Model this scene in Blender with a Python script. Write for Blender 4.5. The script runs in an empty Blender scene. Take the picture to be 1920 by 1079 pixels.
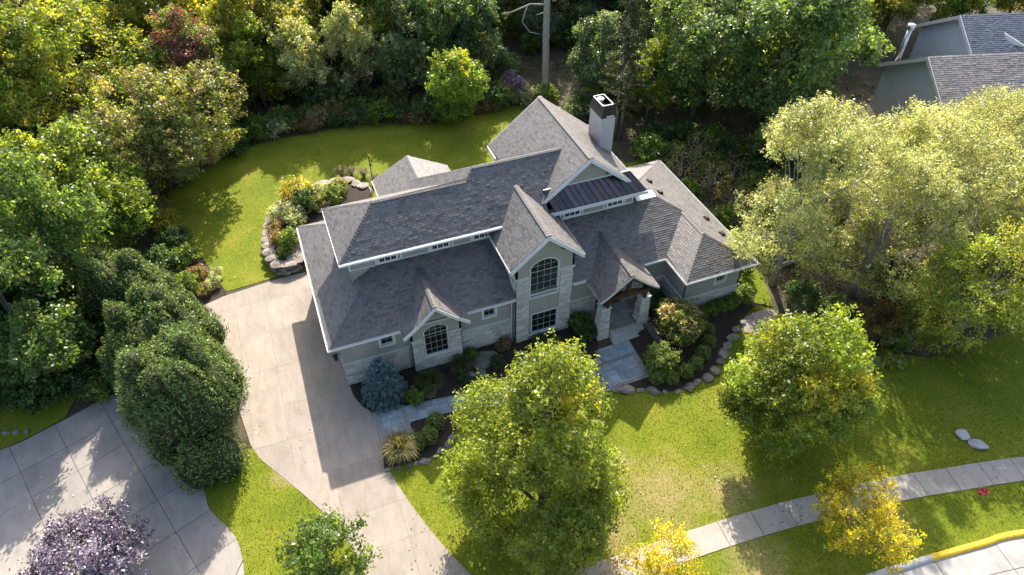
import bpy, math, random
import numpy as np
from mathutils import Vector, Matrix
from mathutils.geometry import tessellate_polygon
R = math.radians
random.seed(7)
scene = bpy.context.scene
col = scene.collection

# ------------------------------------------------------------------ camera
cam = bpy.data.cameras.new('camera')
cam.lens = 24.0; cam.sensor_width = 36.0; cam.sensor_fit = 'HORIZONTAL'
cam.clip_start = 0.5; cam.clip_end = 6000
cam_ob = bpy.data.objects.new('camera', cam); col.objects.link(cam_ob)
TILT, YAW = R(44.09), R(21.08)                      # looking down by TILT, turned YAW to the right of +Y
cam_ob.location = (0, 0, 33.0)
cam_ob.rotation_euler = (math.pi/2 - TILT, 0, -YAW)
scene.camera = cam_ob

# ------------------------------------------------------------------ daylight
SUN_EL, SUN_AZ = R(37.4), R(20.9)                   # azimuth from +Y towards +X
world = bpy.data.worlds.new('World'); scene.world = world; world.use_nodes = True
nt = world.node_tree
for n in list(nt.nodes): nt.nodes.remove(n)
sky = nt.nodes.new('ShaderNodeTexSky'); sky.sky_type = 'NISHITA'; sky.sun_disc = False
sky.dust_density = 3.0; sky.sun_elevation = SUN_EL; sky.sun_rotation = SUN_AZ
bg = nt.nodes.new('ShaderNodeBackground'); bg.inputs['Strength'].default_value = 0.15
wo = nt.nodes.new('ShaderNodeOutputWorld')
nt.links.new(sky.outputs[0], bg.inputs['Color']); nt.links.new(bg.outputs[0], wo.inputs['Surface'])
sun = bpy.data.lights.new('sun', 'SUN'); sun.energy = 4.6; sun.angle = R(0.53); sun.color = (1.0, 0.93, 0.82)
sun_ob = bpy.data.objects.new('sun', sun); col.objects.link(sun_ob)
sd = Vector((math.sin(SUN_AZ)*math.cos(SUN_EL), math.cos(SUN_AZ)*math.cos(SUN_EL), math.sin(SUN_EL)))
sun_ob.rotation_euler = (-sd).to_track_quat('-Z', 'Y').to_euler()
sun_ob.location = sd*120
scene.view_settings.view_transform = 'Standard'; scene.view_settings.look = 'None'
scene.view_settings.gamma = 1.0; scene.view_settings.use_curve_mapping = False
scene.view_settings.exposure = 1.42
scene.render.engine = 'CYCLES'

# ------------------------------------------------------------------ helpers
def ss(a, b, x):
    t = min(1.0, max(0.0, (x-a)/(b-a))); return t*t*(3-2*t)
def height(x, y):                                   # the entrance side of the plot stands a little higher
    return 0.55*ss(14.5, 21.5, x)*ss(19.5, 24.6, y)*(1-ss(38, 50, y))*(1-ss(27, 36, x))

def tag(o, label=None, cat=None, group=None, kind=None):
    if label: o['label'] = label
    if cat: o['category'] = cat
    if group: o['group'] = group
    if kind: o['kind'] = kind
    return o
def empty(name, loc=(0, 0, 0), rz=0.0, parent=None):
    o = bpy.data.objects.new(name, None); col.objects.link(o)
    o.location = loc; o.rotation_euler = (0, 0, rz); o.empty_display_size = 0.2
    if parent: o.parent = parent
    return o
def origin_of(o):
    v = Vector((0, 0, 0))
    while o: v += Vector(o.location); o = o.parent
    return v
def link(name, me, parent=None, loc=None):
    o = bpy.data.objects.new(name, me); col.objects.link(o)
    if parent: o.parent = parent
    if loc is not None: o.location = loc
    return o

class MB:
    """collects faces in world coordinates and links them as one mesh object"""
    def __init__(s): s.v = []; s.f = []; s.c = []
    def poly(s, pts, c=None):
        i = len(s.v); s.v += [tuple(p) for p in pts]; s.f.append(tuple(range(i, i+len(pts)))); s.c.append(c or (1, 1, 1))
    def box(s, x0, x1, y0, y1, z0, z1, c=None):
        p = [(x0,y0,z0),(x1,y0,z0),(x1,y1,z0),(x0,y1,z0),(x0,y0,z1),(x1,y0,z1),(x1,y1,z1),(x0,y1,z1)]
        s.hexa(p, c)
    def hexa(s, p, c=None):
        i = len(s.v); s.v += [tuple(q) for q in p]
        for f in ((0,3,2,1),(4,5,6,7),(0,1,5,4),(1,2,6,5),(2,3,7,6),(3,0,4,7)):
            s.f.append(tuple(i+k for k in f)); s.c.append(c or (1, 1, 1))
    def prism(s, pts, vec, c=None):
        vec = Vector(vec); a = [Vector(p) for p in pts]; b = [p+vec for p in a]; n = len(a)
        i = len(s.v); s.v += [tuple(p) for p in a]+[tuple(p) for p in b]
        s.f.append(tuple(range(i, i+n))); s.f.append(tuple(range(i+2*n-1, i+n-1, -1))); s.c += [c or (1, 1, 1)]*2
        for k in range(n):
            s.f.append((i+k, i+n+k, i+n+(k+1) % n, i+(k+1) % n)); s.c.append(c or (1, 1, 1))
    def board(s, p0, p1, depth, thick, out, c=None):
        p0 = Vector(p0); p1 = Vector(p1); o = Vector(out).normalized()*thick; d = Vector((0, 0, -depth))
        s.hexa([p0+d, p1+d, p1+d+o, p0+d+o, p0, p1, p1+o, p0+o], c)
    def beam(s, p0, p1, w, h, c=None):
        p0 = Vector(p0); p1 = Vector(p1); t = (p1-p0).normalized()
        a = t.cross(Vector((0, 0, 1)));  a = a.normalized() if a.length > 1e-4 else Vector((1, 0, 0))
        b = a.cross(t).normalized(); a *= w/2; b *= h/2
        s.hexa([p0-a-b, p0+a-b, p0+a+b, p0-a+b, p1-a-b, p1+a-b, p1+a+b, p1-a+b], c)
    def tube(s, pts, rad, n=8, c=None, cap=True):
        pts = [Vector(p) for p in pts]; base = len(s.v); prev = None
        for k, p in enumerate(pts):
            t = (pts[min(k+1, len(pts)-1)]-pts[max(k-1, 0)]).normalized()
            a = t.orthogonal().normalized() if prev is None else (prev-t*prev.dot(t)).normalized()
            prev = a; b = t.cross(a); r = rad[k] if hasattr(rad, '__len__') else rad
            for j in range(n):
                q = 2*math.pi*j/n; s.v.append(tuple(p+(a*math.cos(q)+b*math.sin(q))*r))
        for k in range(len(pts)-1):
            for j in range(n):
                s.f.append((base+k*n+j, base+k*n+(j+1) % n, base+(k+1)*n+(j+1) % n, base+(k+1)*n+j)); s.c.append(c or (1, 1, 1))
        if cap:
            s.f.append(tuple(base+j for j in reversed(range(n)))); s.c.append(c or (1, 1, 1))
            e = base+(len(pts)-1)*n; s.f.append(tuple(e+j for j in range(n))); s.c.append(c or (1, 1, 1))
    def build(s, name, mat, parent=None, smooth=False, kind=None, world=True):
        me = bpy.data.meshes.new(name)
        off = origin_of(parent) if (parent and world) else Vector((0, 0, 0))
        me.from_pydata([(x-off.x, y-off.y, z-off.z) for x, y, z in s.v], [], s.f)
        a = me.attributes.new('Col', 'FLOAT_COLOR', 'FACE')
        arr = np.ones((len(s.f), 4), np.float32); arr[:, :3] = np.array(s.c, np.float32).reshape(-1, 3)
        a.data.foreach_set('color', arr.ravel())
        if smooth: me.polygons.foreach_set('use_smooth', [True]*len(me.polygons))
        me.materials.append(mat); me.update()
        o = link(name, me, parent)
        if kind: o['kind'] = kind
        return o

def clip_half(poly, nx, ny, d):                     # keeps nx*x+ny*y <= d
    out = []
    for i in range(len(poly)):
        a, b = poly[i], poly[(i+1) % len(poly)]
        da, db = nx*a[0]+ny*a[1]-d, nx*b[0]+ny*b[1]-d
        if da <= 0: out.append(a)
        if (da < 0 < db) or (db < 0 < da):
            t = da/(da-db); out.append((a[0]+(b[0]-a[0])*t, a[1]+(b[1]-a[1])*t))
    return out
def clip_rect(poly, x0, x1, y0, y1):
    for h in ((-1, 0, -x0), (1, 0, x1), (0, -1, -y0), (0, 1, y1)):
        poly = clip_half(poly, *h)
        if len(poly) < 3: return []
    return poly
def area(p): return 0.5*abs(sum(p[i][0]*p[(i+1) % len(p)][1]-p[(i+1) % len(p)][0]*p[i][1] for i in range(len(p))))
def inside(p, x, y):
    r = False; j = len(p)-1
    for i in range(len(p)):
        if (p[i][1] > y) != (p[j][1] > y) and x < (p[j][0]-p[i][0])*(y-p[i][1])/(p[j][1]-p[i][1])+p[i][0]: r = not r
        j = i
    return r
def smooth_line(pts, n=5):                          # Catmull-Rom
    out = []
    for i in range(len(pts)-1):
        p0, p1, p2, p3 = pts[max(i-1, 0)], pts[i], pts[i+1], pts[min(i+2, len(pts)-1)]
        for k in range(n):
            t = k/n
            out.append(tuple(0.5*(2*p1[a]+(p2[a]-p0[a])*t+(2*p0[a]-5*p1[a]+4*p2[a]-p3[a])*t*t+(3*p1[a]-p0[a]-3*p2[a]+p3[a])*t**3) for a in (0, 1)))
    out.append(tuple(pts[-1])); return out

# ------------------------------------------------------------------ materials
def new_mat(name):
    m = bpy.data.materials.new(name); m.use_nodes = True
    t = m.node_tree; b = t.nodes.get('Principled BSDF'); return m, t, b
def N(t, kind, **kw):
    n = t.nodes.new(kind)
    for k, v in kw.items():
        if k in n.inputs: n.inputs[k].default_value = v
        else: setattr(n, k, v)
    return n
def noise(t, scale, detail=4, rough=0.55, coord='Object', sc=None):
    tc = N(t, 'ShaderNodeTexCoord'); n = N(t, 'ShaderNodeTexNoise'); n.inputs['Scale'].default_value = scale
    n.inputs['Detail'].default_value = detail; n.inputs['Roughness'].default_value = rough
    if sc:
        mp = N(t, 'ShaderNodeMapping'); mp.inputs['Scale'].default_value = sc
        t.links.new(tc.outputs[coord], mp.inputs[0]); t.links.new(mp.outputs[0], n.inputs['Vector'])
    else: t.links.new(tc.outputs[coord], n.inputs['Vector'])
    return n
def world_noise(t, scale, detail=4, rough=0.55, sc=None):
    g = N(t, 'ShaderNodeNewGeometry'); n = N(t, 'ShaderNodeTexNoise'); n.inputs['Scale'].default_value = scale
    n.inputs['Detail'].default_value = detail; n.inputs['Roughness'].default_value = rough
    if sc:
        mp = N(t, 'ShaderNodeMapping'); mp.inputs['Scale'].default_value = sc
        t.links.new(g.outputs['Position'], mp.inputs[0]); t.links.new(mp.outputs[0], n.inputs['Vector'])
    else: t.links.new(g.outputs['Position'], n.inputs['Vector'])
    return n
def ramp(t, src, stops):
    r = N(t, 'ShaderNodeValToRGB'); e = r.color_ramp.elements
    while len(e) < len(stops): e.new(0.5)
    for k, (p, c) in enumerate(stops):
        e[k].position = p; e[k].color = (c[0], c[1], c[2], 1)
    t.links.new(src, r.inputs[0]); return r
def mix(t, fac, a, b, mode='MIX'):
    m = N(t, 'ShaderNodeMix'); m.data_type = 'RGBA'; m.blend_type = mode
    for sock, v in ((m.inputs[0], fac), (m.inputs[6], a), (m.inputs[7], b)):
        if hasattr(v, 'is_output'): t.links.new(v, sock)
        elif isinstance(v, (int, float)): sock.default_value = v
        else: sock.default_value = (v[0], v[1], v[2], 1)
    return m.outputs[2]
def bump(t, b, src, strength, dist=0.02):
    n = N(t, 'ShaderNodeBump'); n.inputs['Strength'].default_value = strength; n.inputs['Distance'].default_value = dist
    t.links.new(src, n.inputs['Height']); t.links.new(n.outputs[0], b.inputs['Normal'])
def attr(t, name='Col'):
    a = N(t, 'ShaderNodeAttribute'); a.attribute_name = name; return a
def plain(name, c, rough=0.6, var=0.12, scale=6.0, bmp=0.0, spec=0.3, metal=0.0):
    m, t, b = new_mat(name)
    n = world_noise(t, scale, 5)
    r = ramp(t, n.outputs[0], [(0.3, [x*(1-var) for x in c]), (0.7, [x*(1+var) for x in c])])
    t.links.new(r.outputs[0], b.inputs['Base Color'])
    b.inputs['Roughness'].default_value = rough; b.inputs['Specular IOR Level'].default_value = spec
    b.inputs['Metallic'].default_value = metal
    if bmp: bump(t, b, world_noise(t, scale*6, 4).outputs[0], bmp, 0.01)
    return m

M = {}
M['white'] = plain('white_trim', (0.60, 0.60, 0.58), 0.5, 0.05, 3)
M['stucco'] = plain('stucco', (0.30, 0.282, 0.25), 0.9, 0.07, 1.2, 0.25)
M['chimney'] = plain('pale_stucco', (0.42, 0.41, 0.385), 0.9, 0.05, 1.5, 0.2)
M['ledge'] = plain('limestone_ledge', (0.46, 0.45, 0.42), 0.8, 0.08, 3)
M['muntin'] = plain('tan_muntin', (0.40, 0.37, 0.31), 0.6, 0.05, 3)
M['soffit'] = plain('soffit', (0.45, 0.45, 0.43), 0.7, 0.03, 2)
M['timber'] = plain('stained_timber', (0.060, 0.030, 0.015), 0.55, 0.35, 3)
M['dark_metal'] = plain('dark_metal', (0.05, 0.045, 0.045), 0.4, 0.2, 4, metal=0.6)
M['black'] = plain('black_iron', (0.012, 0.012, 0.012), 0.5, 0.2, 4)
M['galv'] = plain('galvanised_metal', (0.55, 0.55, 0.57), 0.35, 0.08, 3, metal=0.85)
M['panel'] = plain('panel_board', (0.30, 0.285, 0.25), 0.8, 0.05, 2)
M['soil'] = plain('mulch', (0.034, 0.024, 0.017), 0.95, 0.5, 14, 1.0)
M['mortar'] = plain('mortar', (0.36, 0.34, 0.31), 0.95, 0.08, 8)
M['joint'] = plain('dark_joint', (0.05, 0.047, 0.042), 0.95, 0.2, 8)
M['drive_joint'] = plain('drive_joint', (0.20, 0.18, 0.155), 0.95, 0.2, 8)
M['flash'] = plain('white_flashing', (0.78, 0.78, 0.76), 0.45, 0.04, 2)
M['grey_wall'] = plain('grey_stucco', (0.40, 0.43, 0.45), 0.9, 0.06, 1.5, 0.2)
M['yellow'] = plain('yellow_kerb_paint', (0.62, 0.40, 0.03), 0.7, 0.12, 3)
M['kerb'] = plain('kerb_concrete', (0.40, 0.38, 0.35), 0.9, 0.1, 3, 0.2)
M['wood_grey'] = plain('weathered_wood', (0.20, 0.165, 0.12), 0.85, 0.2, 5)

def shingle_mat(name, c, c2):
    m, t, b = new_mat(name)
    n = world_noise(t, 1.1, 4); n2 = world_noise(t, 38, 3)
    r = ramp(t, n.outputs[0], [(0.3, c), (0.72, c2)])
    k = mix(t, 1.0, r.outputs[0], attr(t).outputs['Color'], 'MULTIPLY')
    g = ramp(t, n2.outputs[0], [(0.25, (0.72,)*3), (0.75, (1.25,)*3)])
    k = mix(t, 1.0, k, g.outputs[0], 'MULTIPLY')
    t.links.new(k, b.inputs['Base Color']); b.inputs['Roughness'].default_value = 0.6
    b.inputs['Specular IOR Level'].default_value = 0.5
    return m
M['shingle'] = shingle_mat('asphalt_shingle', (0.104, 0.095, 0.090), (0.127, 0.117, 0.111))
M['shingle_n'] = shingle_mat('neighbour_shingle', (0.20, 0.175, 0.160), (0.25, 0.22, 0.20))
M['shingle_b'] = shingle_mat('blue_grey_shingle', (0.085, 0.100, 0.120), (0.11, 0.125, 0.145))

def copper_mat():
    m, t, b = new_mat('aged_copper_sky_tint')
    n = world_noise(t, 1.6, 5, 0.65, (1, 2.5, 1)); a = attr(t)
    r = ramp(t, n.outputs[0], [(0.3, (0.17, 0.105, 0.085)), (0.5, (0.12, 0.095, 0.09)), (0.72, (0.06, 0.085, 0.10))])  # bluish stop paints the sky's reflection into the metal's colour
    k = mix(t, 1.0, r.outputs[0], a.outputs['Color'], 'MULTIPLY')
    t.links.new(k, b.inputs['Base Color']); b.inputs['Metallic'].default_value = 0.85; b.inputs['Roughness'].default_value = 0.27
    return m
M['copper'] = copper_mat()

def stone_mat(name, use_obj):
    m, t, b = new_mat(name)
    stops = [(0.0, (0.34, 0.315, 0.285)), (0.25, (0.50, 0.465, 0.42)), (0.5, (0.58, 0.55, 0.51)), (0.72, (0.45, 0.435, 0.42)), (0.9, (0.50, 0.43, 0.345)), (1.0, (0.62, 0.60, 0.56))]
    if use_obj:
        o = N(t, 'ShaderNodeObjectInfo'); r = ramp(t, o.outputs['Random'], stops)
    else:
        a = attr(t); r = ramp(t, a.outputs['Fac'], stops)
    n = world_noise(t, 9, 6, 0.65)
    g = ramp(t, n.outputs[0], [(0.28, (0.72, 0.71, 0.69)), (0.72, (1.12, 1.11, 1.10))])
    t.links.new(mix(t, 1.0, r.outputs[0], g.outputs[0], 'MULTIPLY'), b.inputs['Base Color'])
    b.inputs['Roughness'].default_value = 0.9; bump(t, b, world_noise(t, 22, 5).outputs[0], 0.6, 0.02)
    return m
M['stone'] = stone_mat('ashlar_stone', True); M['stone_joined'] = stone_mat('ashlar_stone_joined', False)

def rock_mat(name, stops, scale=2.5):
    m, t, b = new_mat(name)
    o = N(t, 'ShaderNodeObjectInfo'); n = world_noise(t, scale, 7, 0.68)
    r = ramp(t, n.outputs[0], stops)
    g = ramp(t, o.outputs['Random'], [(0, (0.75, 0.74, 0.72)), (1, (1.2, 1.18, 1.15))])
    t.links.new(mix(t, 1.0, r.outputs[0], g.outputs[0], 'MULTIPLY'), b.inputs['Base Color'])
    b.inputs['Roughness'].default_value = 0.9; bump(t, b, world_noise(t, scale*5, 6).outputs[0], 0.7, 0.04)
    return m
M['rock'] = rock_mat('grey_fieldstone', [(0.3, (0.10, 0.092, 0.082)), (0.55, (0.19, 0.172, 0.15)), (0.75, (0.30, 0.265, 0.225))])
M['wallrock'] = rock_mat('weathered_limestone', [(0.28, (0.12, 0.10, 0.085)), (0.5, (0.22, 0.19, 0.16)), (0.75, (0.33, 0.295, 0.25))], 1.6)
M['palerock'] = rock_mat('pale_boulder', [(0.3, (0.28, 0.27, 0.27)), (0.55, (0.38, 0.37, 0.36)), (0.75, (0.46, 0.45, 0.44))])
M['bluestone'] = rock_mat('bluestone', [(0.3, (0.17, 0.22, 0.25)), (0.55, (0.24, 0.285, 0.31)), (0.78, (0.33, 0.355, 0.36))], 1.3)
M['porchstone'] = rock_mat('porch_flagstone', [(0.3, (0.19, 0.165, 0.15)), (0.55, (0.27, 0.245, 0.225)), (0.78, (0.33, 0.31, 0.29))], 1.1)
M['cobble'] = rock_mat('cobble', [(0.3, (0.14, 0.14, 0.135)), (0.6, (0.24, 0.235, 0.22)), (0.8, (0.33, 0.31, 0.28))], 5)

def concrete_mat(name, c, stain=0.35):
    m, t, b = new_mat(name)
    n = world_noise(t, 0.55, 6, 0.62); n2 = world_noise(t, 14, 5, 0.6); n3 = world_noise(t, 2.2, 5, 0.7, (1, 0.35, 1))
    r = ramp(t, n.outputs[0], [(0.3, [x*(1-stain*0.5) for x in c]), (0.62, c), (0.8, [x*1.08 for x in c])])
    g = ramp(t, n2.outputs[0], [(0.25, (0.90,)*3), (0.75, (1.06,)*3)])
    g3 = ramp(t, n3.outputs[0], [(0.35, (0.86, 0.85, 0.83)), (0.6, (1.03, 1.03, 1.03))])
    o = N(t, 'ShaderNodeObjectInfo'); go = ramp(t, o.outputs['Random'], [(0, (0.93,)*3), (1, (1.05,)*3)])
    k = mix(t, 1.0, r.outputs[0], g.outputs[0], 'MULTIPLY'); k = mix(t, 1.0, k, g3.outputs[0], 'MULTIPLY'); k = mix(t, 1.0, k, go.outputs[0], 'MULTIPLY')
    t.links.new(k, b.inputs['Base Color']); b.inputs['Roughness'].default_value = 0.88
    bump(t, b, n2.outputs[0], 0.15, 0.01)
    return m
M['drive'] = concrete_mat('driveway_concrete', (0.285, 0.242, 0.197))
M['drive_n'] = concrete_mat('neighbour_concrete', (0.30, 0.268, 0.235), 0.45)
M['walk'] = concrete_mat('sidewalk_concrete', (0.325, 0.29, 0.245), 0.25)
M['road'] = concrete_mat('road_concrete', (0.34, 0.32, 0.30), 0.4)
M['step'] = concrete_mat('limestone_step', (0.44, 0.42, 0.38), 0.25)

def lawn_mat():
    m, t, b = new_mat('lawn_grass')
    n = world_noise(t, 0.35, 5, 0.6); n2 = world_noise(t, 7, 6, 0.7); n3 = world_noise(t, 60, 3)
    r = ramp(t, n.outputs[0], [(0.30, (0.100, 0.138, 0.009)), (0.5, (0.140, 0.166, 0.011)), (0.70, (0.195, 0.190, 0.022))])
    g = ramp(t, n2.outputs[0], [(0.25, (0.62, 0.68, 0.6)), (0.75, (1.32, 1.26, 1.3))])
    g3 = ramp(t, n3.outputs[0], [(0.3, (0.7,)*3), (0.7, (1.25,)*3)])
    k = mix(t, 1.0, r.outputs[0], g.outputs[0], 'MULTIPLY'); k = mix(t, 1.0, k, g3.outputs[0], 'MULTIPLY')
    # dry turf: worn patches with a shape of their own
    geo = N(t, 'ShaderNodeNewGeometry'); tot = None
    for (x, y, rad) in ((14.0, 14.2, 3.6), (17.3, 13.2, 2.6), (10.5, 13.6, 2.6), (-4.6, 22.6, 1.2), (16.5, 9.3, 2.6), (-1.9, 14.5, 1.6), (12.6, 16.6, 1.6), (24, 8.5, 2.0)):
        d = N(t, 'ShaderNodeVectorMath'); d.operation = 'DISTANCE'; d.inputs[1].default_value = (x, y, 0.03)
        t.links.new(geo.outputs['Position'], d.inputs[0])
        mr = N(t, 'ShaderNodeMapRange'); mr.inputs[1].default_value = rad; mr.inputs[2].default_value = rad*0.2; mr.inputs[3].default_value = 0; mr.inputs[4].default_value = 1
        t.links.new(d.outputs['Value'], mr.inputs[0])
        if tot is None: tot = mr.outputs[0]
        else:
            a = N(t, 'ShaderNodeMath'); a.operation = 'MAXIMUM'; t.links.new(tot, a.inputs[0]); t.links.new(mr.outputs[0], a.inputs[1]); tot = a.outputs[0]
    nd = world_noise(t, 1.1, 6, 0.7); a = N(t, 'ShaderNodeMath'); a.operation = 'MULTIPLY_ADD'
    t.links.new(nd.outputs[0], a.inputs[0]); a.inputs[1].default_value = 1.8; a.inputs[2].default_value = -1.15
    s = N(t, 'ShaderNodeMath'); s.operation = 'ADD'; s.use_clamp = True; t.links.new(a.outputs[0], s.inputs[0]); t.links.new(tot, s.inputs[1])
    s2 = N(t, 'ShaderNodeMath'); s2.operation = 'MULTIPLY'; t.links.new(s.outputs[0], s2.inputs[0]); s2.inputs[1].default_value = 0.95
    k = mix(t, s2.outputs[0], k, mix(t, 1.0, (0.255, 0.205, 0.085), g.outputs[0], 'MULTIPLY'))
    t.links.new(k, b.inputs['Base Color']); b.inputs['Roughness'].default_value = 0.9; b.inputs['Specular IOR Level'].default_value = 0.15
    bump(t, b, n3.outputs[0], 0.5, 0.03)
    return m
M['lawn'] = lawn_mat()
def floor_mat():
    m, t, b = new_mat('woodland_floor')
    n = world_noise(t, 0.5, 6, 0.65); n2 = world_noise(t, 12, 6, 0.7)
    r = ramp(t, n.outputs[0], [(0.3, (0.032, 0.040, 0.015)), (0.5, (0.060, 0.050, 0.026)), (0.70, (0.115, 0.088, 0.055))])
    g = ramp(t, n2.outputs[0], [(0.3, (0.5,)*3), (0.72, (1.5, 1.45, 1.4))])
    t.links.new(mix(t, 1.0, r.outputs[0], g.outputs[0], 'MULTIPLY'), b.inputs['Base Color'])
    b.inputs['Roughness'].default_value = 0.95; bump(t, b, n2.outputs[0], 1.0, 0.08)
    return m
M['floor'] = floor_mat()
M['gravel'] = plain('pale_gravel', (0.30, 0.24, 0.21), 0.9, 0.3, 18, 1.0)

def leaf_mat(name, trans=0.54, gloss=0.5, tint=(1.85, 1.7, 0.55)):
    m, t, b = new_mat(name)
    a = attr(t)
    t.links.new(a.outputs['Color'], b.inputs['Base Color']); b.inputs['Roughness'].default_value = 0.38
    b.inputs['Specular IOR Level'].default_value = gloss
    tr = N(t, 'ShaderNodeBsdfTranslucent'); t.links.new(mix(t, 1.0, a.outputs['Color'], tint, 'MULTIPLY'), tr.inputs['Color'])
    mx = N(t, 'ShaderNodeMixShader'); mx.inputs[0].default_value = trans
    out = [n for n in t.nodes if n.type == 'OUTPUT_MATERIAL'][0]
    t.links.new(b.outputs[0], mx.inputs[1]); t.links.new(tr.outputs[0], mx.inputs[2]); t.links.new(mx.outputs[0], out.inputs['Surface'])
    return m
M['leaf'] = leaf_mat('leaf'); M['needle'] = leaf_mat('needle', 0.22, 0.2, (1.0, 1.05, 0.6)); M['blade'] = leaf_mat('grass_blade', 0.45, 0.15, (1.15, 1.15, 0.5))
M['leaf_pale'] = leaf_mat('pale_leaf', 0.45, 0.5, (1.25, 1.25, 0.85))
M['purple'] = leaf_mat('purple_leaf', 0.22, 0.75, (1.2, 0.6, 0.7))
def bark_mat(name, c0, c1):
    m, t, b = new_mat(name); n = noise(t, 3.0, 6, 0.7, 'Object', (3, 3, 0.6))
    r = ramp(t, n.outputs[0], [(0.3, c0), (0.7, c1)]); t.links.new(r.outputs[0], b.inputs['Base Color'])
    b.inputs['Roughness'].default_value = 0.92; bump(t, b, n.outputs[0], 0.8, 0.04); return m
M['bark'] = bark_mat('bark', (0.045, 0.036, 0.028), (0.13, 0.105, 0.08))
M['greybark'] = bark_mat('pale_grey_bark', (0.16, 0.14, 0.12), (0.34, 0.31, 0.27))
def glass_mat():
    m, t, b = new_mat('dark_window_glass'); b.inputs['Base Color'].default_value = (0.010, 0.011, 0.013, 1)
    b.inputs['Roughness'].default_value = 0.04; b.inputs['Specular IOR Level'].default_value = 1.0; return m
M['glass'] = glass_mat()

# ------------------------------------------------------------------ the ground
def make_ground():
    xs = [-3000, -600, -150, -70]+list(np.arange(-40, 70.1, 2.0))+[100, 200, 700, 3000]
    ys = [-3000, -600, -150, -40]+list(np.arange(0, 112.1, 2.0))+[150, 300, 800, 3000]
    v = [(x, y, height(x, y)-0.03-(0.27 if (y < 11.5 and x > 5.5) else 0.0)) for y in ys for x in xs]; nx = len(xs)
    f = [(j*nx+i, j*nx+i+1, (j+1)*nx+i+1, (j+1)*nx+i) for j in range(len(ys)-1) for i in range(nx-1)]
    me = bpy.data.meshes.new('ground'); me.from_pydata(v, [], f); me.materials.append(M['floor'])
    tag(link('ground', me), kind='structure')
make_ground()

def drape(name, poly, mat, dz, cell=1.0, kind='structure', thick=0.0):
    mb = MB(); xs = [p[0] for p in poly]; ys = [p[1] for p in poly]
    x = math.floor(min(xs)/cell)*cell
    while x < max(xs):
        y = math.floor(min(ys)/cell)*cell
        while y < max(ys):
            q = clip_rect(poly, x, x+cell, y, y+cell)
            if len(q) >= 3 and area(q) > 1e-4: mb.poly([(a, b, height(a, b)+dz) for a, b in q])
            y += cell
        x += cell
    if thick:
        for i in range(len(poly)):
            a, b = poly[i], poly[(i+1) % len(poly)]
            mb.poly([(a[0], a[1], height(*a)+dz), (b[0], b[1], height(*b)+dz), (b[0], b[1], height(*b)+dz-thick), (a[0], a[1], height(*a)+dz-thick)])
    o = mb.build(name, mat)
    if kind: o['kind'] = kind
    return o

front_bed_edge = smooth_line([(0.64, 21.05), (1.8, 20.88), (3.0, 20.8), (4.0, 21.16), (4.8, 21.8), (6.0, 22.4), (9.0, 22.55)], 4)
right_bed_edge = smooth_line([(15.3, 21.35), (16.7, 20.6), (18.1, 19.95), (19.9, 20.06), (21.4, 20.6), (23.0, 21.8), (24.6, 22.9), (26.6, 23.9)], 4)
drive_right = smooth_line([(0.05, 27.4), (0.09, 26.54), (0.42, 25.59), (0.81, 25.02), (0.83, 22.92), (0.84, 21.4), (1.01, 20.19), (1.45, 18.51), (2.21, 16.19), (3.24, 13.80), (5.2, 10.6)], 4)
walk_top = smooth_line([(4.0, 13.1), (9.3, 12.2), (13.9, 12.0), (18.1, 11.72), (21.0, 11.4), (26.0, 10.7), (29.0, 10.1), (33.84, 9.04), (40, 7.1), (52, 2.5)], 5)
dr_mid = [p for p in drive_right if p[1] < 21.0 and p[1] > 13.0]
LAWN = [front_bed_edge[0]]+dr_mid+[(3.6, 13.25)]+walk_top[1:]+[(62, 2), (62, 15), (46, 16.5), (40, 16.2), (36.5, 16.6), (34.5, 16.4), (32.5, 17.6), (30.2, 17.9), (28.6, 20.5), (27.6, 23.2)] + right_bed_edge[::-1] + [(14.3, 22.0), (13.3, 22.15), (9.0, 22.55)] + front_bed_edge[::-1][1:-1]
LAWNS = [('lawn', LAWN)]
LAWNS.append(('lawn', [(12.0, 23.6), (12.3, 24.2), (13.2, 24.75), (14.0, 24.5), (14.75, 23.7), (14.7, 23.45), (13.4, 23.4)]))
strip = [(-9.3, 24.9), (-5.9, 25.0), (-5.78, 24.56), (-5.19, 23.44), (-3.91, 21.4), (-2.82, 19.52), (-2.05, 17.83), (-1.57, 15.66), (-1.2, 11), (-7.0, 11), (-7.04, 17.77), (-7.04, 18.58), (-7.3, 20.01), (-8.3, 21.79), (-8.55, 22.86), (-8.76, 24.12)]
LAWNS.append(('lawn', strip))
back = smooth_line([(-6.3, 38.5), (-7.0, 40.6), (-7.95, 43.8), (-9.0, 46.1), (-10.3, 48.7), (-9.7, 52.2), (-7.4, 54.2), (-4.2, 56.4), (-0.5, 57.1), (2.8, 57.0), (6.2, 57.1), (10, 56), (14.2, 54.7), (17.9, 54.8), (21.2, 55), (24.3, 53.4), (26, 48)], 3)
LAWNS.append(('lawn', back+[(24.5, 42), (21, 39.2), (5, 38.6), (-0.5, 38.62), (-3.2, 38.75)]))
_pk = []
for i in range(3, len(walk_top)-1):
    a_, b_ = walk_top[i], walk_top[i+1]; L_ = math.dist(a_, b_); _pk.append((a_[0]+(b_[1]-a_[1])/L_*1.3, a_[1]-(b_[0]-a_[0])/L_*1.3))
LAWNS.append(('lawn', _pk+[(50, -0.5), (39, 3.6), (30.2, 5.95), (27.7, 6.29), (24.9, 6.63), (20.95, 7.0), (14, 7.5), (8, 8.2)]))
LAWNS.append(('lawn', [(-21, 29.3), (-19.07, 29.95), (-18.0, 30.15), (-15.9, 30.95), (-15.3, 32.6), (-17, 33.4), (-21, 33.2)]))
LAWNS.append(('lawn', [(26.6, 24.1), (27.6, 23.4), (28.8, 26), (29, 34), (28, 42), (26.2, 42), (26.1, 30)]))
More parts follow.
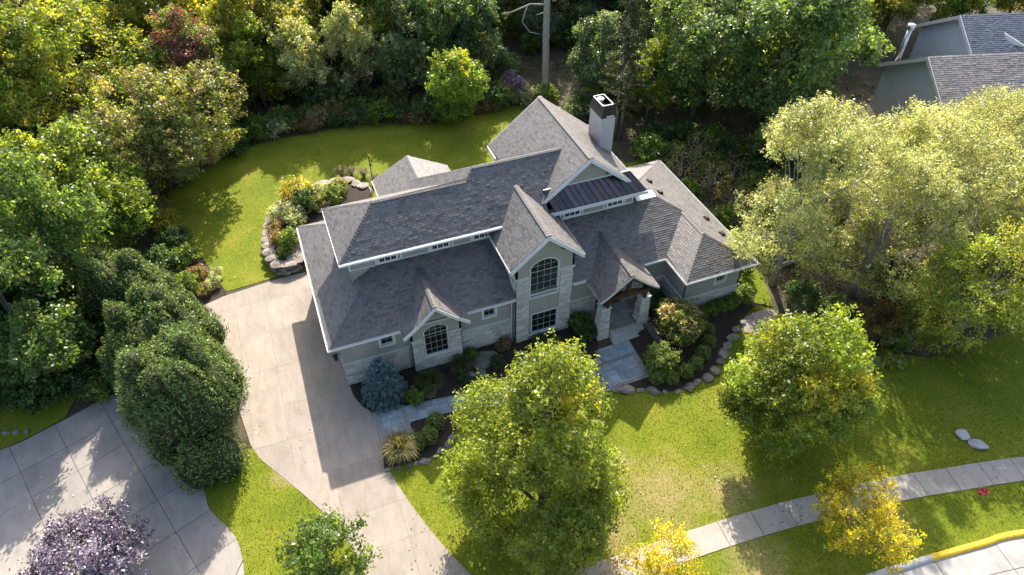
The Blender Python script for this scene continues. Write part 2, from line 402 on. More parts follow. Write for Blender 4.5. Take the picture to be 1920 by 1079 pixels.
for n, p in LAWNS: drape(n, p, M['lawn'], 0.0, 1.0)
drape('planting_bed', [(0.05, 27.35), (0.12, 26.4), (0.45, 25.5), (0.84, 24.95), (2.4, 24.8), (6.6, 24.25), (10, 23.85), (12.0, 23.6), (12.3, 24.2), (13.2, 24.75), (14.0, 24.5), (14.75, 23.72), (15.55, 25.0), (15.6, 27.38)], M['soil'], 0.03)
drape('planting_bed', front_bed_edge[:-1]+[(9.0, 22.6), (9.0, 22.85), (6.0, 23.35), (2.72, 23.45), (2.6, 22.3), (0.84, 22.3)], M['soil'], 0.03)
drape('planting_bed', right_bed_edge+[(26.9, 25.0), (21.3, 25.0), (19.4, 25.0), (17.4, 24.4), (17.38, 21.4), (15.3, 21.40)], M['soil'], 0.03)
drape('planting_bed', [(25.5, 25.0), (26.9, 25.0), (26.3, 38), (25.5, 38)], M['soil'], 0.03)
drape('planting_bed', [(19.42, 25.0), (21.42, 25.0), (21.42, 27.4), (19.42, 27.4)], M['soil'], 0.03)
drape('planting_bed', [(-6.3, 38.3), (-7.0, 40.6), (-7.95, 43.8), (-9.0, 46.1), (-11.5, 46), (-11, 40), (-9, 36)], M['soil'], 0.02)
drape('gravel_pad', smooth_line([(24.6, 22.2), (25.3, 23.2), (27.2, 23.3), (27.4, 22.6), (26.0, 21.8), (24.6, 22.2)], 4)[:-1], M['gravel'], 0.045, 0.5)
# ------------------------------------------------------------------ concrete slabs
def slab_field(name, poly, cells, mat, dz, gap=0.012, thick=0.10, base_mat=None):
    """a paved area: dark bedding sheet plus one slab object for each cell (a cell is a convex polygon)"""
    base = drape(name, poly, base_mat or M['joint'], dz-0.05, 4.0)
    k = 0
    for c in cells:
        cx = sum(p[0] for p in c)/len(c); cy = sum(p[1] for p in c)/len(c)
        q = list(poly); ar = 0.5*sum(c[i][0]*c[(i+1) % len(c)][1]-c[(i+1) % len(c)][0]*c[i][1] for i in range(len(c)))
        cc = c if ar > 0 else c[::-1]
        for i in range(len(cc)):
            a, b = cc[i], cc[(i+1) % len(cc)]; ex, ey = b[0]-a[0], b[1]-a[1]; L = math.hypot(ex, ey)
            if L < 1e-6: continue
            nx, ny = ey/L, -ex/L
            q = clip_half(q, nx, ny, nx*a[0]+ny*a[1]-gap)
            if len(q) < 3: break
        if len(q) < 3 or area(q) < 0.03: continue
        mb = MB(); j = random.uniform(-0.004, 0.004)
        top = [(x, y, height(x, y)+dz+j) for x, y in q]
        mb.poly(top)
        for i in range(len(q)):
            a, b = top[i], top[(i+1) % len(q)]
            mb.poly([a, (a[0], a[1], a[2]-thick), (b[0], b[1], b[2]-thick), b])
        mb.build('concrete_slab', mat, base); k += 1
    return base
def grid_cells(us, vs, org=(0, 0), ang=0.0):
    ca, sa = math.cos(ang), math.sin(ang); out = []
    for i in range(len(us)-1):
        for j in range(len(vs)-1):
            out.append([(org[0]+u*ca-v*sa, org[1]+u*sa+v*ca) for u, v in ((us[i], vs[j]), (us[i+1], vs[j]), (us[i+1], vs[j+1]), (us[i], vs[j+1]))])
    return out
DRIVE = [(-7.9, 37.62), (-6.48, 38.08), (-4.69, 38.29), (-2.48, 38.54), (0.0, 38.55)]+drive_right+smooth_line([(-0.6, 10.8), (-1.57, 15.66), (-2.05, 17.83), (-2.82, 19.52), (-3.91, 21.4), (-5.19, 23.44), (-5.78, 24.56), (-6.2, 26.6), (-7.45, 36.61)], 3)
slab_field('driveway', DRIVE, grid_cells([-9, -5.82, -3.9, -1.96, 0.9, 3.2, 6], [8, 11.5, 14.2, 16.75, 18.9, 21.9, 24.8, 27.25, 30.4, 33.6, 36.6, 40]), M['drive'], 0.02, gap=0.004, base_mat=M['drive_joint'])
ND = [(-24, 28.2), (-19.07, 29.87), (-18, 30.05), (-15.66, 30.89), (-13.52, 31.79), (-12.2, 31.6), (-10.2, 27.6)]+smooth_line([(-8.9, 24.9), (-8.76, 24.12), (-8.55, 22.86), (-8.3, 21.79), (-7.3, 20.01), (-7.04, 18.58), (-7.04, 17.77), (-7.0, 10)], 4)+[(-24, 10)]
_a = R(21.2)
slab_field('neighbour_driveway', ND, grid_cells([-8, -5.6, -3.1, -0.75, 1.75, 4.1, 6.3, 8.8], [-16, -13.4, -11, -8.6, -6.3, -4.0, -2.0, 0.05, 3], (-15.66, 30.89), _a), M['drive_n'], 0.02)
# sidewalk: one slab after the other along the bend
wt = [p for p in walk_top]
def along(line, s):
    d = 0
    for i in range(len(line)-1):
        L = math.dist(line[i], line[i+1])
        if d+L >= s or i == len(line)-2:
            t = (s-d)/L; tx, ty = (line[i+1][0]-line[i][0])/L, (line[i+1][1]-line[i][1])/L
            return (line[i][0]+tx*L*t, line[i][1]+ty*L*t), (tx, ty)
        d += L
walk = drape('sidewalk', wt+[(p[0]-0.35, p[1]-1.42) for p in wt[::-1]], M['joint'], -0.02, 3.0)
WALKLEN = sum(math.dist(wt[i], wt[i+1]) for i in range(len(wt)-1)); s = 0.35
while s < WALKLEN-2.2:
    L = 1.93; g = 0.014
    (a, ta), (b, tb) = along(wt, s+g), along(wt, s+L-g)
    mb = MB(); W = 1.36; j = random.uniform(-0.005, 0.005)
    q = [a, b, (b[0]+tb[1]*W, b[1]-tb[0]*W), (a[0]+ta[1]*W, a[1]-ta[0]*W)]
    top = [(x, y, 0.035+j) for x, y in q]; mb.poly(top[::-1])
    for i in range(4):
        p0, p1 = top[i], top[(i+1) % 4]; mb.poly([p0, p1, (p1[0], p1[1], -0.06), (p0[0], p0[1], -0.06)])
    mb.build('concrete_slab', M['walk'], walk); s += L
# kerb and road
kl = smooth_line([(8, 8.15), (14, 7.45), (20.95, 6.98), (23.05, 6.8), (24.92, 6.61), (27.71, 6.27), (30.19, 5.92), (39, 3.6), (50, -0.5)], 6)
ROAD = [(p[0]-0.03, p[1]-0.3) for p in kl]+[(60, -6), (60, -14), (8, 0)]
def kerb_run(s0, s1, mat):
    mb = MB(); pts = []
    s = s0
    while s < s1: pts.append(along(kl, s)); s += 0.5
    pts.append(along(kl, s1)); sec = ((0, -0.1), (0, 0.0), (0.04, 0.02), (0.20, 0.02), (0.27, -0.02), (0.29, -0.10), (0.33, -0.135), (0.33, -0.2))
    for (p, t), (p2, t2) in zip(pts[:-1], pts[1:]):
        for (o, z), (o2, z2) in zip(sec[:-1], sec[1:]):
            mb.poly([(p[0]+t[1]*o, p[1]-t[0]*o, z+0.02), (p[0]+t[1]*o2, p[1]-t[0]*o2, z2+0.02), (p2[0]+t2[1]*o2, p2[1]-t2[0]*o2, z2+0.02), (p2[0]+t2[1]*o, p2[1]-t2[0]*o, z+0.02)])
    return mb
KL = sum(math.dist(kl[i], kl[i+1]) for i in range(len(kl)-1))
kerb = MB().build('kerb', M['kerb']); kerb['kind'] = 'structure'
s = 0.0
while s < KL-3:
    (px, py), _ = along(kl, s+1.2)
    m_ = M['yellow'] if px > 25.0 else M['kerb']
    k = kerb_run(s+0.008, s+2.392, m_).build('kerb_stone', m_, kerb)
    if px > 25.0: k['label'] = 'kerb length painted yellow'
    s += 2.4
def flat_slabs(name, poly, cells, mat, z, gap=0.015):
    b = MB(); tri = tessellate_polygon([[Vector((p[0], p[1], 0)) for p in poly]])
    for t_ in tri: b.poly([(poly[i][0], poly[i][1], z-0.04) for i in t_])
    base = b.build(name, M['joint']); base['kind'] = 'structure'
    for c in cells:
        q = list(poly)
        for i in range(len(c)):
            a, bb = c[i], c[(i+1) % len(c)]; ex, ey = bb[0]-a[0], bb[1]-a[1]; L = math.hypot(ex, ey); nx, ny = ey/L, -ex/L
            q = clip_half(q, nx, ny, nx*a[0]+ny*a[1]-gap)
            if len(q) < 3: break
        if len(q) < 3 or area(q) < 0.02: continue
        mb = MB(); mb.poly([(x, y, z) for x, y in q]); top = [(x, y, z) for x, y in q]
        for i in range(len(q)):
            p0, p1 = top[i], top[(i+1) % len(q)]; mb.poly([p0, (p0[0], p0[1], z-0.05), (p1[0], p1[1], z-0.05), p1])
        mb.build('concrete_slab', mat, base)
flat_slabs('road', ROAD, grid_cells([-22, -18, -14.2, -10.6, -7.0, -3.3, 0.35, 3.9, 7.5, 11.2, 15, 20, 26], [-16, -12, -8, -4.2, -1.05, 2.8], (24.4, 6.24), R(-9)), M['road'], -0.11)

# ------------------------------------------------------------------ house: roofs
house = empty('house', (10.0, 31.0, 0.0))
tag(house, 'grey shingled stucco and stone house with tall gables in the middle of the plot', 'house')
EXPO = 0.15
def roof_plane(poly, sh, deck, thick=0.13, lift=1.0, expo=EXPO, rng=random, keep=0.35):
    """poly: planar 3-D outline; adds a deck slab and the courses of shingles, each shingle its own wedge"""
    P = [Vector(p) for p in poly]
    n = Vector((0, 0, 0))
    for i in range(len(P)):
        a, b = P[i], P[(i+1) % len(P)]
        n += Vector(((a.y-b.y)*(a.z+b.z), (a.z-b.z)*(a.x+b.x), (a.x-b.x)*(a.y+b.y)))
    n.normalize()
    if n.z < 0: n = -n
    if deck is not None: deck.prism([p-n*0.004 for p in P], (0, 0, -thick))
    up = (Vector((0, 0, 1))-n*n.z).normalized(); al = up.cross(n).normalized(); o = P[0]
    q = [((p-o).dot(al), (p-o).dot(up)) for p in P]
    b0 = min(y for _, y in q); b1 = max(y for _, y in q)
    def cuts(y):
        xs = []
        for i in range(len(q)):
            (x1, y1), (x2, y2) = q[i], q[(i+1) % len(q)]
            if (y1 > y) != (y2 > y): xs.append(x1+(y-y1)*(x2-x1)/(y2-y1))
        xs.sort(); return [(xs[i], xs[i+1]) for i in range(0, len(xs)-1, 2)]
    sh.poly([p+n*0.002 for p in P], (0.22, 0.22, 0.22))
    y = b0
    W = lambda u, v, h: o+al*u+up*v+n*h
    while y < b1-0.01:
        y2 = min(y+expo, b1)
        lo, hi = cuts(y+1e-3), cuts(y2-1e-3)
        if len(lo) == len(hi): pairs = list(zip(lo, hi))
        else: md = cuts((y+y2)/2); pairs = [(m_, m_) for m_ in md]
        for (a0, c0), (a1, c1) in pairs:
            u = min(a0, a1); end = max(c0, c1); u -= rng.uniform(0, 0.2)
            while u < end:
                w = rng.choice((0.24, 0.28, 0.28, 0.32, 0.36)); ua, ub = u, u+w
                la, lb = min(max(ua, a0), c0), min(max(ub, a0), c0); ta, tb = min(max(ua, a1), c1), min(max(ub, a1), c1)
                u = ub
                if lb-la < 0.004 and tb-ta < 0.004: continue
                h = (0.021+0.007*(rng.random() < 0.25)+rng.uniform(0, 0.002))*lift
                g = rng.uniform(0.84, 1.12)*(0.68 if rng.random() < 0.16 else 1.0); wv = rng.uniform(-0.04, 0.05); c = (g*(1+wv), g, g*(1-wv))
                hb = h*keep; gp_ = 0.006 if lb-la > 0.05 else 0.0
                A, B, C_, D = W(la+gp_, y, h), W(lb-gp_, y, h), W(max(ta, tb-gp_), y2, hb), W(min(tb, ta+gp_), y2, hb)
                sh.poly([A, B, C_, D], c)
                sh.poly([W(la+gp_, y, -0.003), W(lb-gp_, y, -0.003), B, A], c)
        y = y2
def cap_line(mb, p0, p1, w=0.15, step=0.2, lift=0.012, rng=random):
    p0 = Vector(p0); p1 = Vector(p1); t = (p1-p0); L = t.length; t.normalize()
    a = t.cross(Vector((0, 0, 1))).normalized(); n = a.cross(t).normalized(); k = max(1, int(L/step))
    for i in range(k):
        A = p0+t*(L*i/k); B = p0+t*(L*(i+1.15)/k); g = rng.uniform(0.66, 0.9); c = (g*1.03, g, g*0.97); d = 0.06
        l0, r0, m0 = A-a*w-n*(d-0.02)+n*lift, A+a*w-n*(d-0.02)+n*lift, A+n*(lift+0.02)
        l1, r1, m1 = B-a*w-n*d+n*lift, B+a*w-n*d+n*lift, B+n*(lift+0.006)
        mb.poly([l0, m0, m1, l1], c); mb.poly([m0, r0, r1, m1], c); mb.poly([l0, r0, m0], c)

def roof(label, planes, caps=(), fascias=(), gutters=(), caps_w=0.14, lift=1.0, keep=0.35):
    deck = MB(); sh = MB()
    for p in planes: roof_plane(p, sh, deck, lift=lift, keep=keep)
    r = deck.build('roof', M['soffit'], house); r['label'] = label
    sh.build('shingles', M['shingle'], r, kind='stuff')
    if caps:
        for a, b in caps:
            mb = MB(); cap_line(mb, a, b, caps_w); mb.build('ridge_cap', M['shingle'], r)
    for (a, b, depth, th, out) in fascias:
        mb = MB(); mb.board(a, b, depth, th, out); mb.build('fascia', M['white'], r)
    for (a, b, out) in gutters:
        mb = MB(); a = Vector(a); b = Vector(b); o = Vector(out)
        a2 = a+o*0.003; b2 = b+o*0.003
        mb.board(a2+Vector((0, 0, -0.015)), b2+Vector((0, 0, -0.015)), 0.12, 0.015, o)
        mb.board(a2+o*0.11+Vector((0, 0, -0.005)), b2+o*0.11+Vector((0, 0, -0.005)), 0.12, 0.015, o)
        mb.board(a2+o*0.015+Vector((0, 0, -0.12)), b2+o*0.015+Vector((0, 0, -0.12)), 0.015, 0.095, o)
        mb.build('gutter', M['white'], r)
    return r
ZE, ZU = 4.03, 7.33
# long lower roof with its hips
A0, B0 = (-0.55, 26.92, ZE), (-0.55, 38.55, ZE)
A1, B1 = (3.15, 30.62, 6.25), (3.15, 34.85, 6.25)
EV, EJ, ET = (20.93, 26.92, ZE), (23.26, 29.27, 5.44), (21.70, 30.62, 6.25)
WF, WR = (20.93, 24.43, ZE), (26.05, 24.43, ZE); WP = (23.30, 26.78, 5.44)
ER = (26.05, 36.8, ZE); EK = (20.2, 30.95, 7.03)
low = roof('long dark lower roof sweeping round the house with hipped ends',
    [[A0, EV, EJ, ET, A1], [B0, A0, A1, B1], [B0, B1, (12.5, 34.85, 6.25), (12.5, 38.55, ZE)],
     [WF, WR, WP], [EV, WF, WP, EJ], [WR, ER, EK, ET, EJ, WP], [ER, (19.9, 36.8, ZE), (19.9, 30.95, 7.03), EK]],
    caps=[(A0, A1), (B0, B1), (WF, WP), (WR, WP), (WP, EJ), (EJ, ET), (ER, EK)],
    gutters=[(A0, (3.5, 26.92, ZE), (0, -1, 0)), ((7.55, 26.92, ZE), (10.6, 26.92, ZE), (0, -1, 0)), ((14.4, 26.92, ZE), (15.2, 26.92, ZE), (0, -1, 0)), ((19.35, 26.92, ZE), (20.93, 26.92, ZE), (0, -1, 0)),
             ((-0.55, 26.80, ZE), (-0.55, 38.55, ZE), (-1, 0, 0)), ((20.93, 24.43, ZE), (20.93, 26.8, ZE), (-1, 0, 0)), ((20.82, 24.43, ZE), (26.16, 24.43, ZE), (0, -1, 0)), ((26.05, 24.43, ZE), (26.05, 36.8, ZE), (1, 0, 0))])
# raised block with the clerestory: low ridge over the garage, higher ridge towards the gable
U0, U1 = (1.15, 29.90, ZU), (1.15, 35.36, ZU); UA = (3.855, 32.42, 9.245)
TA = (10.16, 33.01, 9.694); TV = (9.519, 32.42, 9.245)
up_roof = roof('upper hipped roof above the strip of small windows',
    [[U0, (13.95, 29.90, ZU), (13.95, 30.5, 7.786), (13.638, 30.5, 7.786), (16.053, 33.01, 9.694), TA, TV, UA], [U1, U0, UA],
     [(6.783, 35.36, ZU), U1, UA, TV], [(6.783, 36.387, ZU), (6.783, 35.36, ZU), TV, TA], [(13.1, 36.387, ZU), (6.783, 36.387, ZU), TA, (16.053, 33.01, 9.694)]],
    caps=[(U0, UA), (U1, UA), (UA, TV), (TV, TA), ((6.783, 36.387, ZU), TA), (TA, (16.15, 33.01, 9.694))],
    fascias=[((1.15, 29.90, ZU), (13.95, 29.90, ZU), 0.24, 0.05, (0, -1, 0)), ((1.15, 29.85, ZU), (1.15, 35.4, ZU), 0.2, 0.05, (-1, 0, 0))],
    gutters=[((1.10, 29.84, ZU+0.01), (13.95, 29.84, ZU+0.01), (0, -1, 0))], keep=0.65)
# main gable
GY0, GY1 = 30.5, 38.46
main = roof('tall main gable roof beside the chimney',
    [[(16.82, GY0, 10.3), (13.638, GY0, 7.786), (16.053, 33.01, 9.694), (13.06, 36.387, 7.33), (13.02, GY1, 7.298), (16.82, GY1, 10.3)],
     [(16.82, GY0, 10.3), (16.82, GY1, 10.3), (20.62, GY1, 7.298), (20.62, GY0, 7.298)]],
    caps=[((16.82, GY0, 10.3), (16.82, GY1, 10.3))], caps_w=0.16,
    fascias=[((16.82, GY0, 10.28), (13.66, GY0, 7.784), 0.30, 0.06, (0, -1, 0)), ((16.82, GY0, 10.28), (19.94, GY0, 7.815), 0.30, 0.06, (0, -1, 0)),
             ((16.82, GY1, 10.28), (13.02, GY1, 7.278), 0.30, 0.06, (0, 1, 0)), ((16.82, GY1, 10.28), (20.62, GY1, 7.278), 0.30, 0.06, (0, 1, 0)),
             ((20.62, 30.5, 7.29), (20.62, GY1, 7.29), 0.2, 0.05, (1, 0, 0)), ((13.02, 36.8, 7.29), (13.02, GY1, 7.29), 0.2, 0.05, (-1, 0, 0))])
# tower gable
TY = 26.53; TPX, TPZ = 12.45, 8.69
tower_roof = roof('steep gable roof of the stone tower',
    [[(TPX, TY, TPZ), (10.14, TY, 6.66), (10.14, 30.44, 6.66), (TPX, 32.08, TPZ)], [(TPX, TY, TPZ), (TPX, 32.08, TPZ), (14.78, 30.44, 6.66), (14.78, TY, 6.66)]],
    caps=[((TPX, TY, TPZ), (TPX, 32.1, TPZ))], caps_w=0.16,
    fascias=[((TPX, TY, TPZ-0.02), (10.14, TY, 6.64), 0.30, 0.06, (0, -1, 0)), ((TPX, TY, TPZ-0.02), (14.78, TY, 6.64), 0.30, 0.06, (0, -1, 0)),
             ((10.14, TY, 6.65), (10.14, 30.4, 6.65), 0.16, 0.05, (-1, 0, 0)), ((14.78, TY, 6.65), (14.78, 30.4, 6.65), 0.16, 0.05, (1, 0, 0))])
# small swept gables: profile points from the ridge outwards
def swept_gable(label, px, y0, prof, yend, zsplit=None, fascia_d=0.26, trim='white'):
    planes = []; fas = []
    for sgn in (-1, 1):
        for (x0, z0), (x1, z1) in zip(prof[:-1], prof[1:]):
            a, b = (px+sgn*x0, y0, z0), (px+sgn*x1, y0, z1)
            planes.append([a, b, (px+sgn*x1, yend(z1), z1), (px+sgn*x0, yend(z0), z0)])
            fas.append(((a[0], y0, z0-0.015), (b[0], y0, z1-0.015), fascia_d, 0.06, (0, -1, 0)))
    return roof(label, planes, caps=[((px, y0, prof[0][1]), (px, yend(prof[0][1])+0.05, prof[0][1]))], fascias=fas if trim == 'white' else ())
yl = lambda z: max(27.05, 26.92+(z-ZE)/0.6+0.06)
bay_roof = swept_gable('small swept gable roof over the arched bay window', 5.52, 26.28, [(0, 5.80), (0.55, 5.23), (1.15, 4.66), (1.65, 4.24), (2.0, 4.00)], yl)
porch_roof = swept_gable('swept gable roof over the entrance porch', 17.30, 24.9, [(0, 5.45), (0.6, 4.92), (1.2, 4.42), (1.7, 4.06), (2.0, 3.88)], lambda z: max(27.3, 26.92+(z-ZE)/0.6+0.06), trim='none')
mb = MB()
for sgn in (-1, 1):
    pr = [(0, 5.45), (0.6, 4.92), (1.2, 4.42), (1.7, 4.06), (2.0, 3.88)]
    for (x0, z0), (x1, z1) in zip(pr[:-1], pr[1:]): mb.board((17.3+sgn*x0, 24.9, z0-0.01), (17.3+sgn*x1, 24.9, z1-0.01), 0.15, 0.05, (0, -1, 0))
mb.build('fascia', M['ledge'], porch_roof)
# rear wing gable behind the garage
RW0 = 34.5
rear = roof('low gable roof of the rear wing facing the back lawn',
    [[(8.06, 42.05, 5.47), (5.34, 42.05, ZE), (5.34, RW0, ZE), (8.06, RW0, 5.47)], [(8.06, 42.05, 5.47), (8.06, RW0, 5.47), (10.82, RW0, ZE), (10.82, 42.05, ZE)]],
    caps=[((8.06, 42.05, 5.47), (8.06, 36.8, 5.47))], caps_w=0.18,
    fascias=[((8.06, 42.05, 5.45), (5.34, 42.05, 4.01), 0.2, 0.05, (0, 1, 0)), ((8.06, 42.05, 5.45), (10.82, 42.05, 4.01), 0.2, 0.05, (0, 1, 0))],
    gutters=[((5.34, 38.6, ZE), (5.34, 42.05, ZE), (-1, 0, 0)), ((10.82, 38.6, ZE), (10.82, 42.05, ZE), (1, 0, 0))])
# copper skirt roof under the main gable: one pan for each standing-seam panel
cop = MB(); cop.prism([(14.35, 29.92, 7.34), (20.72, 29.92, 7.34), (19.9, 30.93, 8.36), (13.95, 30.93, 8.36)], (0, 0, -0.10))
cr = cop.build('roof', M['dark_metal'], house); cr['label'] = 'dark copper standing seam skirt roof below the main gable'
npan = 15
for i in range(npan):
    f0, f1 = i/npan, (i+1)/npan; mb = MB(); g = random.uniform(0.75, 1.25)
    xb0, xb1 = 14.35+(20.72-14.35)*f0, 14.35+(20.72-14.35)*f1; xt0, xt1 = 13.95+(19.9-13.95)*f0, 13.95+(19.9-13.95)*f1
    mb.poly([(xb0+0.01, 29.90, 7.352), (xb1-0.01, 29.90, 7.352), (xt1-0.01, 30.93, 8.372), (xt0+0.01, 30.93, 8.372)], (g, g, g))
    mb.beam((xb0, 29.90, 7.375), (xt0, 30.93, 8.395), 0.03, 0.06, (0.7, 0.7, 0.7)); mb.build('copper_panel', M['copper'], cr)
mb = MB(); mb.board((14.0, 29.895, 7.335), (20.78, 29.895, 7.335), 0.24, 0.06, (0, -1, 0)); mb.build('fascia', M['white'], cr)
mb = MB(); mb.prism([(20.15, 29.97, 6.62), (21.5, 29.97, 6.62), (21.5, 30.55, 6.72), (20.15, 30.55, 6.72)], (0, 0, -0.06)); mb.build('flashing', M['flash'], cr)

# ------------------------------------------------------------------ house: walls
def panel(outer, holes, org, ud, mat, parent, name='wall', depth=0.12, nrm=None):
    """front skin with real openings: (u, z) outlines on the vertical plane through org along ud"""
    ud = Vector(ud).normalized(); nr = Vector(nrm) if nrm else ud.cross(Vector((0, 0, 1))); org = Vector(org)
    w = lambda p, d=0.0: org+ud*p[0]+Vector((0, 0, p[1]))-nr*d
    pts = [Vector((p[0], p[1], 0)) for p in outer]; loops = [pts]
    for h in holes: loops.append([Vector((p[0], p[1], 0)) for p in h])
    flat = [p for l in loops for p in l]; mb = MB()
    for t_ in tessellate_polygon(loops): mb.poly([w(flat[i]) for i in t_])
    for h in holes:
        for i in range(len(h)):
            a, b = h[i], h[(i+1) % len(h)]; mb.poly([w(a), w(b), w(b, depth), w(a, depth)])
    for i in range(len(outer)):
        a, b = outer[i], outer[(i+1) % len(outer)]; mb.poly([w(a), w(b), w(b, depth), w(a, depth)])
    return mb.build(name, mat, parent)
def rect(u0, u1, z0, z1): return [(u0, z0), (u1, z0), (u1, z1), (u0, z1)]
def arch(u0, u1, z0, zs, zt, n=12):
    out = [(u0, z0), (u1, z0)]; c = (u1-u0)/2; r = zt-zs; Rr = (c*c+r*r)/(2*r); um = (u0+u1)/2; a = math.asin(min(1, c/Rr))
    for k in range(n+1):
        q = a-2*a*k/n; out.append((um+Rr*math.sin(q), zt-Rr+Rr*math.cos(q)))
    return out
def inset(poly, d):
    cx = sum(p[0] for p in poly)/len(poly); out = []; n = len(poly); ar = sum(poly[i][0]*poly[(i+1) % n][1]-poly[(i+1) % n][0]*poly[i][1] for i in range(n)); sg = 1 if ar > 0 else -1
    for i in range(n):
        a, b, c = poly[i-1], poly[i], poly[(i+1) % n]
        e1 = Vector((b[0]-a[0], b[1]-a[1])).normalized(); e2 = Vector((c[0]-b[0], c[1]-b[1])).normalized()
        n1 = Vector((-e1.y, e1.x))*sg; n2 = Vector((-e2.y, e2.x))*sg; k = n1+n2; k = k/max(0.3, k.length_squared/2)
        out.append((b[0]+k.x*d, b[1]+k.y*d))
    return out
def window(opening, org, ud, parent, nx, zs, trim=0.0, depth=0.09, label=None, bar=0.018, frame=0.042, transom=None):
    """frame in the opening, one pane object per light, muntins between; zs: heights of the bars"""
    ud = Vector(ud).normalized(); nr = ud.cross(Vector((0, 0, 1))); org = Vector(org)
    w = lambda p, d=0.0: org+ud*p[0]+Vector((0, 0, p[1]))-nr*d
    ins = inset(opening, frame); mb = MB(); n = len(opening)
    for i in range(n):
        j = (i+1) % n
        mb.hexa([w(opening[i], depth+0.05), w(opening[j], depth+0.05), w(ins[j], depth+0.05), w(ins[i], depth+0.05), w(opening[i], depth-0.05), w(opening[j], depth-0.05), w(ins[j], depth-0.05), w(ins[i], depth-0.05)])
    if trim:
        o2 = inset(opening, -trim)
        for i in range(n):
            j = (i+1) % n
            mb.hexa([w(opening[i], 0.0), w(opening[j], 0.0), w(o2[j], 0.0), w(o2[i], 0.0), w(opening[i], -0.045), w(opening[j], -0.045), w(o2[j], -0.045), w(o2[i], -0.045)])
    win = mb.build('window', M['white'], parent)
    if label: win['label'] = label
    u0, u1 = min(p[0] for p in ins), max(p[0] for p in ins); z0, z1 = min(p[1] for p in ins), max(p[1] for p in ins)
    us = [u0+(u1-u0)*k/nx for k in range(nx+1)]; zl = [z0]+list(zs)+[z1]
    for i in range(nx):
        for j in range(len(zl)-1):
            q = clip_rect(ins, us[i], us[i+1], zl[j], zl[j+1])
            if len(q) < 3 or area(q) < 0.002: continue
            tx, tz = random.uniform(-0.004, 0.004), random.uniform(-0.004, 0.004); mb = MB()
            mb.prism([w(p, depth+0.01+(p[0]-us[i])*tx+(p[1]-zl[j])*tz) for p in q], -nr*0.006); mb.build('pane', M['glass'], win)
    mb = MB()
    for u in us[1:-1]:
        q = clip_rect(ins, u-bar/2, u+bar/2, z0, z1)
        if q: mb.prism([w(p, depth-0.018) for p in q], -nr*0.022)
    mb.build('muntin', M['muntin'], win)
    for k, z in enumerate(zs):
        b_ = bar*2.6 if (transom is not None and abs(z-transom) < 1e-6) else bar
        q = clip_rect(ins, u0, u1, z-b_/2, z+b_/2)
        if q: mb = MB(); mb.prism([w(p, depth-0.021) for p in q], -nr*0.02); mb.build('muntin', M['muntin'], win)
    return win
FX = (1, 0, 0)
